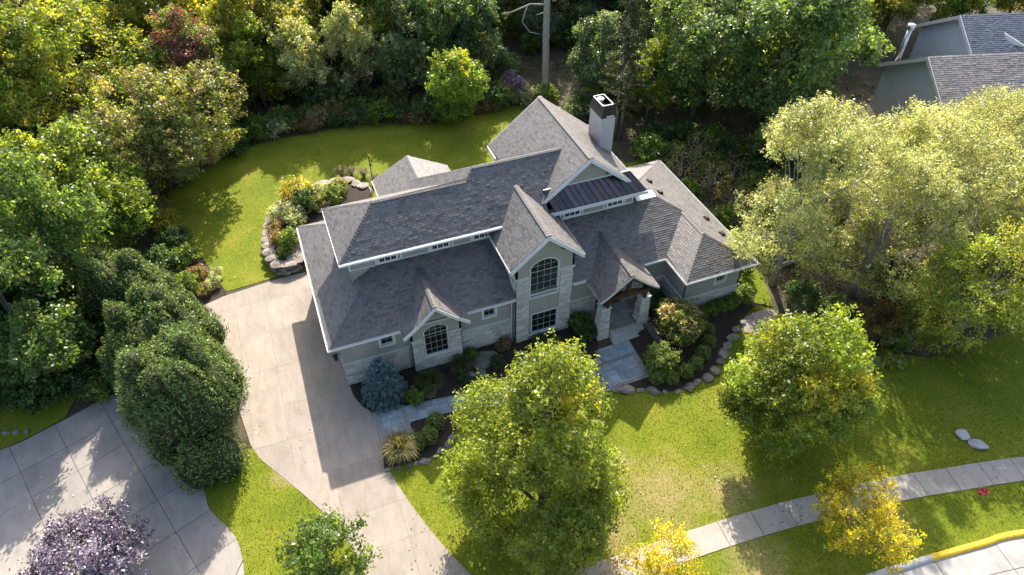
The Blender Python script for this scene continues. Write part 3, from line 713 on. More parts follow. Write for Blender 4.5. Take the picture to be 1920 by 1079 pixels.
# one chamfered stone block mesh, shared and scaled; a few different ones
def stone_mesh(k):
    rng = random.Random(k); c = 0.12; j = lambda: rng.uniform(-0.05, 0.05)
    v = [(-0.5, 0, -0.5), (0.5, 0, -0.5), (0.5, 0, 0.5), (-0.5, 0, 0.5)]
    t = [(-0.5+0.04+abs(j())*0.4, -1+j(), -0.5+c+j()), (0.5-0.04-abs(j())*0.4, -1+j(), -0.5+c+j()), (0.5-0.04-abs(j())*0.4, -1+j(), 0.5-c+j()), (-0.5+0.04+abs(j())*0.4, -1+j(), 0.5-c+j())]
    me = bpy.data.meshes.new('stone'); me.from_pydata(v+t, [], [(4, 5, 6, 7), (0, 1, 5, 4), (1, 2, 6, 5), (2, 3, 7, 6), (3, 0, 4, 7)]); me.materials.append(M['stone']); return me
STONES = [stone_mesh(k) for k in range(6)]
def veneer(outer, holes, org, ud, parent, single=True, seed=0, rows=(0.15, 0.19, 0.24), lens=(0.28, 0.68)):
    """courses of squared stones over a (u, z) outline, leaving the openings free"""
    rng = random.Random(seed); ud = Vector(ud).normalized(); nr = ud.cross(Vector((0, 0, 1))); org = Vector(org)
    off = origin_of(parent); z0 = min(p[1] for p in outer); z1 = max(p[1] for p in outer); z = z0; joined = MB(); rot = math.atan2(ud.y, ud.x)
    def spans(poly, y):
        xs = []
        for i in range(len(poly)):
            (xa, ya), (xb, yb) = poly[i], poly[(i+1) % len(poly)]
            if (ya > y) != (yb > y): xs.append(xa+(y-ya)*(xb-xa)/(yb-ya))
        xs.sort(); return [(xs[i], xs[i+1]) for i in range(0, len(xs)-1, 2)]
    while z < z1-0.03:
        h = min(rng.choice(rows), z1-z)
        if z1-z-h < 0.08: h = z1-z
        sp = spans(outer, z+h*0.5)
        for hole in holes:
            cut = []
            for f in (0.02, 0.5, 0.98): cut += spans(hole, z+h*f)
            for (a, b) in cut:
                nsp = []
                for (c, d) in sp:
                    if b <= c or a >= d: nsp.append((c, d)); continue
                    if a-c > 0.02: nsp.append((c, a))
                    if d-b > 0.02: nsp.append((b, d))
                sp = nsp
        for (a, b) in sp:
            u = a
            while u < b-0.01:
                L = rng.uniform(*lens)
                if b-u-L < 0.22: L = b-u
                g = 0.010; d = rng.uniform(0.022, 0.05); cu, cz = u+L/2, z+h/2
                if single:
                    o = bpy.data.objects.new('stone', rng.choice(STONES)); col.objects.link(o); o.parent = parent
                    o.location = org+ud*cu+Vector((0, 0, cz))+nr*0.001-off; o.rotation_euler = (0, 0, rot); o.scale = (L-g, d, h-g)
                else:
                    s_ = rng.random(); c = (s_, s_, s_); p = lambda du, dz, dd: org+ud*(cu+du)+Vector((0, 0, cz+dz))+nr*(dd+0.001)
                    x, y, e, e2 = (L-g)/2, (h-g)/2, rng.uniform(0.008, 0.02), rng.uniform(0.01, 0.025)
                    B_ = [p(-x, -y, 0), p(x, -y, 0), p(x, y, 0), p(-x, y, 0)]; T_ = [p(-x+e, -y+e2, d), p(x-e, -y+e, d*rng.uniform(0.7, 1)), p(x-e2, y-e, d), p(-x+e, y-e2, d*rng.uniform(0.7, 1))]
                    joined.poly(T_, c)
                    for i in range(4): joined.poly([B_[i], B_[(i+1) % 4], T_[(i+1) % 4], T_[i]], c)
                u += L
        z += h
    if not single: joined.build('stone_veneer', M['stone_joined'], parent, kind='stuff')

def ledge(u0, u1, z, org, ud, parent, proud=0.09, h=0.09):
    ud = Vector(ud).normalized(); nr = ud.cross(Vector((0, 0, 1))); org = Vector(org); mb = MB()
    w = lambda u, zz, d: org+ud*u+Vector((0, 0, zz))+nr*d
    mb.hexa([w(u0, z, 0), w(u1, z, 0), w(u1, z, proud), w(u0, z, proud), w(u0, z+h, 0), w(u1, z+h, 0), w(u1, z+h*0.55, proud), w(u0, z+h*0.55, proud)])
    mb.build('ledge', M['ledge'], parent)

YG = 27.42
# garage front wall with two small square windows
gw = [rect(2.35, 3.08, 2.62, 3.42), rect(8.72, 9.45, 2.60, 3.40)]
g = panel(rect(0, 10.7, 0, 3.9), gw, (0, YG, 0), FX, M['stucco'], house)
for h_, lb in zip(gw, ('small four-light window left of the arched bay', 'small four-light window between the bay and the tower')):
    window(h_, (0, YG, 0), FX, house, 2, [(h_[0][1]+h_[2][1])/2], trim=0.13, label=lb)
veneer(rect(0.02, 3.9, 0.0, 1.86), [], (0, YG, 0), FX, g, False, 11); veneer(rect(7.2, 10.6, 0.0, 1.86), [], (0, YG, 0), FX, g, False, 12)
ledge(0.0, 4.0, 1.87, (0, YG, 0), FX, g); ledge(7.15, 10.63, 1.87, (0, YG, 0), FX, g)
# garage side wall with its doors towards the driveway
SX = (0, -1, 0)
gd = [rect(1.2, 4.0, 0.0, 2.5), rect(4.7, 7.5, 0.0, 2.5)]
gs = panel(rect(0, 10.63, 0, 3.9), gd, (0, 38.05, 0), SX, M['stucco'], house)
for h_ in gd:
    u0, u1 = h_[0][0], h_[1][0]
    for k in range(4):
        mb = MB(); mb.box(0.10, 0.15, 38.05-u1, 38.05-u0, 0.03+k*0.615, 0.02+(k+1)*0.615); mb.build('garage_door_panel', M['timber'], house)
veneer(rect(7.6, 10.6, 0, 1.86), [], (0, 38.05, 0), SX, gs, False, 13); ledge(7.5, 10.72, 1.87, (0, 38.05, 0), SX, gs)
# remaining outer walls (rear, east)
for (a, b, z1, nm) in (((12.6, 38.05), (0, 38.05), 3.9, 0), ((25.55, 36.3), (20.2, 36.3), 3.9, 0), ((25.55, 24.95), (25.55, 36.3), 3.9, 0), ((10.3, 38.05), (10.3, 41.6), 3.9, 0), ((10.3, 41.6), (5.85, 41.6), 3.9, 0), ((5.85, 41.6), (5.85, 38.05), 3.9, 0), ((20.2, 36.3), (20.2, 38.0), 7.2, 0), ((20.2, 38.0), (13.4, 38.0), 7.2, 0), ((13.4, 38.0), (13.4, 36.4), 7.2, 0)):
    L = math.dist(a, b); panel(rect(0, L, 0, z1), [], (a[0], a[1], 0), (b[0]-a[0], b[1]-a[1], 0), M['stucco'], house)
mb = MB(); mb.poly([(8.06, 41.6, 5.2), (5.85, 41.6, 3.9), (10.3, 41.6, 3.9)]); mb.build('wall', M['stucco'], house)
mb = MB(); mb.poly([(16.82, 38.0, 9.9), (13.4, 38.0, 7.2), (20.2, 38.0, 7.2)]); mb.build('wall', M['stucco'], house)
# bay with the arched window
BY = 26.97; bo = arch(4.83, 6.28, 1.10, 3.32, 3.64)
b_ = panel([(4.03, 0), (7.13, 0), (7.13, 4.1), (6.67, 4.5), (5.52, 5.6), (4.4, 4.5), (4.03, 4.1)], [bo], (0, BY, 0), FX, M['stucco'], house)
b_['label'] = 'bay wall of stone and stucco with arched window'
veneer(rect(4.05, 7.11, 0.0, 2.64), [inset(bo, -0.05)], (0, BY, 0), FX, b_, True, 21)
ledge(4.0, 4.75, 2.66, (0, BY, 0), FX, b_, 0.07, 0.08); ledge(6.36, 7.16, 2.66, (0, BY, 0), FX, b_, 0.07, 0.08); ledge(4.75, 6.36, 1.0, (0, BY, 0), FX, b_, 0.09, 0.08)
for s_ in (panel(rect(0, 0.45, 0, 4.0), [], (4.03, 27.42, 0), SX, M['stucco'], house), panel(rect(0, 0.45, 0, 4.0), [], (7.13, BY, 0), (0, 1, 0), M['stucco'], house)): pass
window(bo, (0, BY, 0), FX, house, 4, [1.6, 2.12, 2.66, 2.90, 3.26], depth=0.08, label='arched many-paned window in the bay', transom=2.90, trim=0.03)
# tower
TWY = 26.93; to = arch(11.55, 13.36, 3.66, 6.18, 6.66); tl = rect(11.70, 13.44, 0.48, 2.22)
tw = panel([(10.63, 0), (14.36, 0), (14.36, 6.95), (12.45, 8.45), (10.63, 6.95)], [to, tl], (0, TWY, 0), FX, M['stucco'], house)
tw['label'] = 'tall tower front of stone piers and stucco gable'
veneer(rect(10.65, 11.5, 0.0, 5.44), [], (0, TWY, 0), FX, tw, True, 31); veneer(rect(13.5, 14.34, 0.0, 5.44), [], (0, TWY, 0), FX, tw, True, 32)
ledge(10.58, 11.5, 5.46, (0, TWY, 0), FX, tw, 0.08, 0.1); ledge(13.42, 14.42, 5.46, (0, TWY, 0), FX, tw, 0.08, 0.1)
ledge(11.5, 13.5, 0.36, (0, TWY, 0), FX, tw, 0.08, 0.1)
for k in range(3):
    u0 = 11.52+k*0.655; mb = MB(); mb.box(u0+0.008, u0+0.647, TWY-0.025, TWY-0.002, 2.34, 3.55); mb.build('spandrel_panel', M['panel'], tw)
window(to, (0, TWY, 0), FX, house, 4, [4.20, 4.74, 5.28, 5.72, 6.14], depth=0.08, label='tall arched window high in the tower', transom=5.72, trim=0.05)
window(tl, (0, TWY, 0), FX, house, 4, [1.06, 1.64], depth=0.08, label='lower square window at the foot of the tower', trim=0.05)
tws = panel(rect(0, 3.55, 0, 6.75), [], (10.63, 30.48, 0), SX, M['stucco'], house); veneer(rect(2.6, 3.53, 4.6, 5.44), [], (10.63, 30.48, 0), SX, tws, False, 33); ledge(0, 3.6, 5.46, (10.63, 30.48, 0), SX, tws, 0.06, 0.1)
twe = panel(rect(0, 3.55, 0, 6.75), [], (14.36, TWY, 0), (0, 1, 0), M['stucco'], house); veneer(rect(0.02, 0.9, 0, 5.44), [], (14.36, TWY, 0), (0, 1, 0), twe, False, 34); ledge(0, 3.5, 5.46, (14.36, TWY, 0), (0, 1, 0), twe, 0.08, 0.1)
# entrance wall and door
ew = panel(rect(0, 7.1, 0, 3.9), [rect(2.1, 4.0, 0.5, 3.0)], (14.36, YG, 0), FX, M['stucco'], house)
veneer(rect(0.02, 2.0, 0.0, 1.86), [], (14.36, YG, 0), FX, ew, False, 41); veneer(rect(4.6, 7.0, 0.0, 1.86), [], (14.36, YG, 0), FX, ew, False, 42); ledge(0, 2.0, 1.87, (14.36, YG, 0), FX, ew); ledge(4.6, 7.05, 1.87, (14.36, YG, 0), FX, ew)
mb = MB(); mb.box(16.5, 18.32, YG+0.06, YG+0.11, 0.5, 2.98); dd = mb.build('door', M['timber'], house)
# right wing
ww = panel(rect(0, 2.5, 0, 3.9), [], (21.4, YG, 0), SX, M['stucco'], house); veneer(rect(0.02, 2.48, 0, 1.86), [], (21.4, YG, 0), SX, ww, False, 43); ledge(0, 2.56, 1.87, (21.4, YG, 0), SX, ww)
wo_ = rect(23.62, 24.30, 2.62, 3.42)
wf = panel(rect(21.4, 25.55, 0, 3.9), [wo_], (0, 24.95, 0), FX, M['stucco'], house); veneer(rect(21.42, 25.53, 0, 1.86), [], (0, 24.95, 0), FX, wf, False, 44); ledge(21.34, 25.62, 1.87, (0, 24.95, 0), FX, wf)
window(wo_, (0, 24.95, 0), FX, house, 2, [3.02], trim=0.11, label='small four-light window in the right wing')
# soffits
mb = MB()
for (x0, x1, y0, y1, z) in ((-0.54, 20.9, 26.93, YG-0.003, 3.885), (-0.54, -0.003, YG, 38.5, 3.885), (20.94, 21.39, 24.45, 26.9, 3.885), (20.94, 26.0, 24.45, 24.94, 3.885), (25.56, 26.0, 24.95, 36.7, 3.885), (1.2, 20.6, 29.93, 30.44, 7.14), (1.18, 1.66, 30.45, 35.3, 7.14)):
    mb.box(x0, x1, y0, y1, z-0.02, z)
mb.build('soffit', M['soffit'], house)
# clerestory strip
CY = 30.45; cl = panel([(1.67, 5.2), (20.12, 5.2), (20.12, 7.12), (1.67, 7.12)], [], (0, CY, 0), FX, M['stucco'], house); cl['label'] = 'clerestory wall with white trim above the lower roof'
panel(rect(0, 4.4, 5.0, 7.12), [], (1.67, 34.85, 0), SX, M['stucco'], house); panel(rect(0, 5, 5.0, 7.12), [], (20.12, CY, 0), (0, 1, 0), M['stucco'], house)
def cl_window(u0, u1):
    mb = MB(); mb.box(u0-0.09, u1+0.09, CY-0.06, CY-0.003, 6.22, 7.10); wn = mb.build('window', M['white'], house); wn['label'] = 'low clerestory window with three dark lights'
    n = 3
    for k in range(n):
        a = u0+(u1-u0)*k/n+0.03; b = u0+(u1-u0)*(k+1)/n-0.03
        for m_ in range(2):
            c = a+(b-a)*m_/2+0.008; d = a+(b-a)*(m_+1)/2-0.008; mb = MB(); mb.box(c, d, CY-0.072, CY-0.062, 6.38, 6.68); mb.build('pane', M['glass'], wn)
for u0 in (3.42, 6.62, 9.25, 15.25, 18.25): cl_window(u0, u0+1.05)
mb = MB()
for (u0, u1) in ((1.67, 10.6), (14.4, 20.12)): mb.box(u0, u1, CY-0.05, CY-0.002, 6.16 if u0 > 2 else 6.2, 6.25)
for u in (1.69, 3.25, 4.75, 6.45, 7.9, 9.1, 10.45, 15.0, 16.5, 18.0, 19.5, 20.06): mb.box(u-0.05, u+0.05, CY-0.045, CY-0.0025, 6.26, 7.1)
mb.prism([(1.67, CY-0.05, 5.38), (3.2, CY-0.05, 6.30), (3.2, CY-0.05, 6.20), (1.67, CY-0.05, 5.28)], (0, 0.047, 0))
mb.build('trim', M['white'], cl)
# gable wall above the copper roof, with brackets
mb = MB(); mb.poly([(13.9, 30.95, 8.0), (19.9, 30.95, 8.0), (16.82, 30.95, 10.1)]); gwll = mb.build('wall', M['stucco'], house); gwll['label'] = 'stucco triangle of the main gable'
mb = MB(); mb.box(13.95, 19.9, 30.88, 30.947, 8.36, 8.44); mb.build('trim', M['white'], gwll)
for (x, z, y0, y1) in ((15.4, 8.85, GY0+0.05, 30.94), (18.25, 8.85, GY0+0.05, 30.94), (11.45, 7.42, TY+0.05, TWY), (13.55, 7.36, TY+0.05, TWY), (4.75, 4.72, 26.36, BY), (6.35, 4.72, 26.36, BY)):
    mb = MB(); mb.prism([(x-0.06, y0, z), (x-0.06, y1, z), (x-0.06, y1, z-0.32), (x-0.06, y0+0.1, z-0.1)], (0.12, 0, 0)); mb.build('bracket', M['timber'], house)
# chimney with metal hood and flue
mb = MB(); mb.box(19.42, 20.40, 34.34, 36.0, 5.0, 10.28); ch = mb.build('chimney', M['chimney'], house)
mb = MB(); mb.box(19.36, 20.46, 34.28, 36.06, 10.28, 10.36); mb.build('chimney_ledge', M['dark_metal'], ch)
hood = MB(); a = [(19.36, 34.28, 10.36), (20.46, 34.28, 10.36), (20.46, 36.06, 10.36), (19.36, 36.06, 10.36)]; b = [(19.46, 34.42, 11.12), (20.2, 34.42, 11.12), (20.2, 35.78, 11.12), (19.46, 35.78, 11.12)]
for i in range(4): hood.poly([a[i], a[(i+1) % 4], b[(i+1) % 4], b[i]])
hood.poly([(x, y, 10.72) for x, y, _ in b])
for i in range(4):
    j = (i+1) % 4
    for k in range(1, 6 if i % 2 else 4):
        f = k/(6 if i % 2 else 4); p0 = Vector(a[i]).lerp(Vector(a[j]), f); p1 = Vector(b[i]).lerp(Vector(b[j]), f); hood.beam(p0, p1, 0.03, 0.05)
hood.build('chimney_hood', M['dark_metal'], ch)
mb = MB()
for i in range(4): mb.beam(b[i], b[(i+1) % 4], 0.07, 0.05)
mb.build('hood_rim', M['soffit'], ch)  # pale matte colour stands in for the bright highlight on the rim
mb = MB(); mb.tube([(19.75, 35.35, 10.74), (19.75, 35.35, 11.10)], 0.17, 14); mb.tube([(19.75, 35.35, 11.11), (19.75, 35.35, 11.15)], 0.24, 14); mb.build('flue', M['soffit'], ch)
mb = MB(); mb.box(19.7, 20.2, 34.2, 34.26, 10.37, 10.43); mb.build('hood_white_strip', M['white'], ch)  # narrow white strip along the front of the hood's foot
# cricket behind the chimney
crk = MB(); sh = MB(); roof_plane([(19.42, 34.36, 8.25), (19.42, 36.0, 8.25), (18.45, 35.2, 9.02)], sh, crk, 0.02)
ck = crk.build('cricket', M['soffit'], house); sh.build('shingles', M['shingle'], ck, kind='stuff')
# roof vents on the east slope and a pipe on the rear wing
for (x, y) in ((22.51, 32.46), (22.57, 31.11), (25.03, 28.88), (25.13, 27.17)):
    z = 4.03+0.513*(26.05-x)+0.03; mb = MB(); mb.hexa([(x-0.17, y-0.17, z+0.06), (x+0.2, y-0.17, z-0.12), (x+0.2, y+0.17, z-0.12), (x-0.17, y+0.17, z+0.06), (x-0.12, y-0.14, z+0.17), (x+0.15, y-0.14, z+0.12), (x+0.15, y+0.14, z+0.12), (x-0.12, y+0.14, z+0.17)]); mb.build('roof_vent', M['dark_metal'], low)
mb = MB(); mb.tube([(9.7, 39.6, 4.5), (9.7, 39.6, 4.95)], 0.06, 8); mb.build('vent_pipe', M['dark_metal'], rear)
# downspouts and lantern
mb = MB(); mb.tube([(10.45, 26.84, 3.92), (10.5, 27.3, 3.62), (10.5, 27.33, 0.15), (10.5, 27.15, 0.05)], 0.045, 6); mb.build('downspout', M['white'], house)
mb = MB(); mb.tube([(14.45, 26.86, 3.92), (14.45, 27.3, 3.6), (14.45, 27.34, 0.1)], 0.045, 6); mb.build('downspout', M['white'], house)
lt = MB(); lt.beam((-0.02, 27.75, 2.55), (-0.34, 27.75, 2.62), 0.03, 0.03); lt.tube([(-0.34, 27.75, 2.60), (-0.34, 27.75, 2.50), (-0.34, 27.75, 2.45), (-0.34, 27.75, 2.12), (-0.34, 27.75, 2.05)], [0.02, 0.17, 0.12, 0.10, 0.03], 6); lt.box(-0.03, -0.004, 27.66, 27.84, 2.25, 2.75)
lt.build('lantern', M['black'], house)
# ------------------------------------------------------------------ porch
PF = 0.55
pf = MB(); pf.box(15.6, 19.45, 25.3, 27.40, -0.1, PF-0.04); pbase = pf.build('porch_base', M['mortar'], house)
def rect_split(x0, x1, y0, y1, rng, mn, out, mxs):
    w, h = x1-x0, y1-y0
    if (w > mxs or h > mxs or (rng.random() < 0.55 and max(w, h) > 1.6*mn)) and max(w, h) > 2*mn:
        if w >= h: c = x0+w*rng.uniform(0.35, 0.65); rect_split(x0, c, y0, y1, rng, mn, out, mxs); rect_split(c, x1, y0, y1, rng, mn, out, mxs)
        else: c = y0+h*rng.uniform(0.35, 0.65); rect_split(x0, x1, y0, c, rng, mn, out, mxs); rect_split(x0, x1, c, y1, rng, mn, out, mxs)
    else: out.append((x0, x1, y0, y1))
def flagstones(x0, x1, y0, y1, parent, mat, seed, mn=0.34, mxs=0.95, fmap=None, z=0.0, gap=0.018, wob=0.0, name='flagstone'):
    rng = random.Random(seed); cells = []; rect_split(x0, x1, y0, y1, rng, mn, cells, mxs)
    for (a, b, c, d) in cells:
        q = [(a+gap, c+gap), (b-gap, c+gap), (b-gap, d-gap), (a+gap, d-gap)]
        if wob: q = [(x+rng.uniform(-wob, wob)*0.35, y+rng.uniform(-wob, wob)*0.35) for x, y in q]
        if fmap: q = [fmap(*p) for p in q]
        zz = z+rng.uniform(-0.006, 0.006); mb = MB(); top = [(x, y, height(x, y)*(0 if z > 0.3 else 1)+zz) for x, y in q]
        cx = sum(p[0] for p in q)/4; cy = sum(p[1] for p in q)/4; e = 0.012
        T = [(x+(cx-x)*e/max(0.1, math.hypot(cx-x, cy-y)), y+(cy-y)*e/max(0.1, math.hypot(cx-x, cy-y)), zt+0.001) for (x, y, zt) in top]
        mb.poly(T)
        for i in range(4):
            p0, p1 = top[i], top[(i+1) % 4]
            lo0, lo1 = (p0[0], p0[1], p0[2]-0.045), (p1[0], p1[1], p1[2]-0.045)
            mb.poly([T[i], (p0[0], p0[1], p0[2]-0.01), (p1[0], p1[1], p1[2]-0.01), T[(i+1) % 4]]); mb.poly([(p0[0], p0[1], p0[2]-0.01), lo0, lo1, (p1[0], p1[1], p1[2]-0.01)])
        mb.build(name, mat, parent)
flagstones(15.6, 19.45, 25.3, 27.38, pbase, M['porchstone'], 5, 0.5, 1.1, z=PF, gap=0.012, wob=0.12)
for k, (x0, x1, y0, y1, z0, z1) in enumerate(((16.42, 18.72, 24.75, 25.32, 0.05, 0.50), (16.35, 18.8, 24.35, 24.85, 0.02, 0.32))):
    mb = MB(); e = 0.03
    mb.hexa([(x0, y0, z0), (x1, y0, z0), (x1, y1, z0), (x0, y1, z0), (x0+e, y0+e, z1), (x1-e, y0+e, z1), (x1-e, y1, z1), (x0+e, y1, z1)]); mb.build('stone_step', M['step'], house)
for (x0, x1) in ((15.62, 16.38), (18.42, 19.16)):
    y0, y1 = 25.18, 25.94; zt = 2.72; mb = MB(); tp = 0.10
    mb.hexa([(x0, y0, 0), (x1, y0, 0), (x1, y1, 0), (x0, y1, 0), (x0+tp, y0+tp, zt), (x1-tp, y0+tp, zt), (x1-tp, y1-tp, zt), (x0+tp, y1-tp, zt)])
    cl_ = mb.build('column', M['mortar'], house)
    for fi, (o_, d_) in enumerate((((x0, y0), FX), ((x0, y1), SX))):
        z = 0.02; rng = random.Random(int(x0*10)+fi)
        while z < zt-0.05:
            h = min(rng.choice((0.17, 0.21, 0.26)), zt-z); f = tp*(z+h/2)/zt; L = 0.76-2*f; cut = rng.uniform(0.35, 0.65) if rng.random() < 0.85 else 1.0
            for (u0, u1) in ((0, cut), (cut, 1)) if cut < 1 else ((0, 1),):
                o = bpy.data.objects.new('stone', rng.choice(STONES)); col.objects.link(o); o.parent = cl_; um = f+L*(u0+u1)/2
                ud = Vector(d_); nr = ud.cross(Vector((0, 0, 1))); o.location = Vector((o_[0], o_[1], z+h/2))+ud*um-nr*(f-0.002)-origin_of(cl_); o.rotation_euler = (0, 0, math.atan2(ud.y, ud.x)); o.scale = (L*(u1-u0)-0.01, rng.uniform(0.025, 0.05), h-0.01)
            z += h
    mb = MB(); mb.hexa([(x0+tp-0.08, y0+tp-0.08, zt), (x1-tp+0.08, y0+tp-0.08, zt), (x1-tp+0.08, y1-tp+0.08, zt), (x0+tp-0.08, y1-tp+0.08, zt), (x0+tp-0.06, y0+tp-0.06, zt+0.10), (x1-tp+0.06, y0+tp-0.06, zt+0.10), (x1-tp+0.06, y1-tp+0.06, zt+0.10), (x0+tp-0.06, y1-tp+0.06, zt+0.10)]); mb.build('column_cap', M['ledge'], cl_)
    mb = MB(); xm, ym = (x0+x1)/2, (y0+y1)/2; mb.box(xm-0.13, xm+0.13, ym-0.13, ym+0.13, zt+0.10, 4.05); mb.build('timber_post', M['timber'], house)
    mb = MB(); mb.box(xm-0.11, xm+0.11, 25.05, 27.35, 3.86, 4.06); mb.build('timber_beam', M['timber'], house)
tr = MB(); tr.beam((15.95, 25.2, 3.62), (18.85, 25.2, 3.62), 0.2, 0.24); tr.build('tie_beam', M['timber'], house)
for sgn in (-1, 1):
    tr = MB(); tr.beam((17.3+sgn*1.75, 25.12, 3.85), (17.3+sgn*0.02, 25.12, 5.10), 0.2, 0.24); tr.build('rafter', M['timber'], house)
    tr = MB(); pts = []
    for k in range(7):
        q = k/6*math.pi/2; pts.append((17.3+sgn*(1.3*math.cos(q)), 25.2, 2.9+1.0*math.sin(q)*1.0))
    for p0, p1 in zip(pts[:-1], pts[1:]): tr.beam(p0, p1, 0.14, 0.16)
    tr.build('curved_brace', M['timber'], house)
tr = MB(); tr.box(17.19, 17.41, 25.09, 25.31, 3.45, 5.1); tr.build('king_post', M['timber'], house)

# ------------------------------------------------------------------ bluestone walk
path = MB()
def pm(u, v):                                       # u along the walk, v across
    t = ss(2.6, 13.0, u); return (u, 24.05-1.33*t+v*1.0+0.0)
path_poly = [pm(u, -0.62) for u in np.arange(0.9, 14.3, 0.7)]+[(14.2, 21.4), (17.35, 21.35), (17.4, 24.5), (14.75, 24.5)]+[pm(u, 0.62) for u in np.arange(14.2, 0.9, -0.7)]
wk = drape('garden_path', path_poly, M['mortar'], 0.012, 1.0)
flagstones(2.72, 14.2, -0.6, 0.6, wk, M['bluestone'], 3, 0.30, 0.82, fmap=pm, z=0.045)
flagstones(1.22, 2.42, 22.55, 24.85, wk, M['bluestone'], 4, 0.28, 0.72, z=0.045)
drape('garden_path', [(0.86, 22.3), (2.75, 22.3), (2.75, 24.8), (0.86, 24.93)], M['mortar'], 0.016, 1.0)
flagstones(14.55, 17.0, 21.7, 23.2, wk, M['bluestone'], 8, 0.34, 0.8, z=0.045)
flagstones(15.3, 17.35, 23.4, 24.35, wk, M['bluestone'], 9, 0.32, 0.85, z=0.045)
def cobbles(x0, x1, y0, y1, seed):
    rng = random.Random(seed); mb = MB(); y = y0
    while y < y1-0.03:
        x = x0
        while x < x1-0.03:
            s_ = rng.uniform(0.09, 0.14); h = 0.045+rng.uniform(0, 0.02); z = height(x, y); e = s_*0.2
            mb.hexa([(x+0.01, y+0.01, z), (x+s_-0.01, y+0.01, z), (x+s_-0.01, y+0.11, z), (x+0.01, y+0.11, z), (x+e, y+0.03, z+h), (x+s_-e, y+0.03, z+h), (x+s_-e, y+0.09, z+h), (x+e, y+0.09, z+h)]); x += s_
        y += 0.12
    mb.build('cobble_edging', M['cobble'], wk, kind='stuff')
for k, r_ in enumerate(((0.88, 1.2, 22.5, 24.9), (2.44, 2.72, 22.5, 24.7), (14.25, 14.55, 21.5, 23.4), (17.02, 17.35, 21.5, 23.3), (14.6, 17.0, 21.42, 21.68), (14.6, 17.3, 23.2, 23.4), (15.0, 15.28, 23.4, 24.4), (18.85, 19.3, 23.4, 25.1))): cobbles(*r_, k)

# ------------------------------------------------------------------ vegetation
def leaf_mesh(name, P, Nn, size, colr, mat, aspect=0.62, T=None, fold=0.12, seed=0):
    """one folded diamond for each leaf"""
    rng = np.random.default_rng(seed); n = len(P)
    Nn = Nn/np.maximum(1e-6, np.linalg.norm(Nn, axis=1, keepdims=True))
    if T is None: T = rng.normal(size=(n, 3))
    T = T-Nn*np.sum(T*Nn, axis=1, keepdims=True); T /= np.maximum(1e-6, np.linalg.norm(T, axis=1, keepdims=True))
    B = np.cross(Nn, T); s = size[:, None]
    V = np.empty((n, 4, 3), np.float32)
    V[:, 0] = P-T*s*0.5; V[:, 2] = P+T*s*0.5
    V[:, 1] = P+B*s*0.5*aspect+Nn*s*fold; V[:, 3] = P-B*s*0.5*aspect+Nn*s*fold
    me = bpy.data.meshes.new(name); me.vertices.add(n*4); me.loops.add(n*4); me.polygons.add(n)
    me.vertices.foreach_set('co', V.ravel()); me.loops.foreach_set('vertex_index', np.arange(n*4, dtype=np.int32))
    me.polygons.foreach_set('loop_start', np.arange(0, n*4, 4, dtype=np.int32))
    me.update(calc_edges=True)
    a = me.attributes.new('Col', 'FLOAT_COLOR', 'FACE'); c = np.ones((n, 4), np.float32); c[:, :3] = np.clip(colr, 0.002, 0.9); a.data.foreach_set('color', c.ravel())
    me.materials.append(mat); return me
def palette(rng, n, pal, w):
    pal = np.array(pal, np.float32); w = np.array(w, float); return pal[rng.choice(len(pal), n, p=w/w.sum())]
GREEN = [(0.050, 0.085, 0.012), (0.072, 0.105, 0.014), (0.100, 0.130, 0.016)]
LEAFGAIN = 2.05
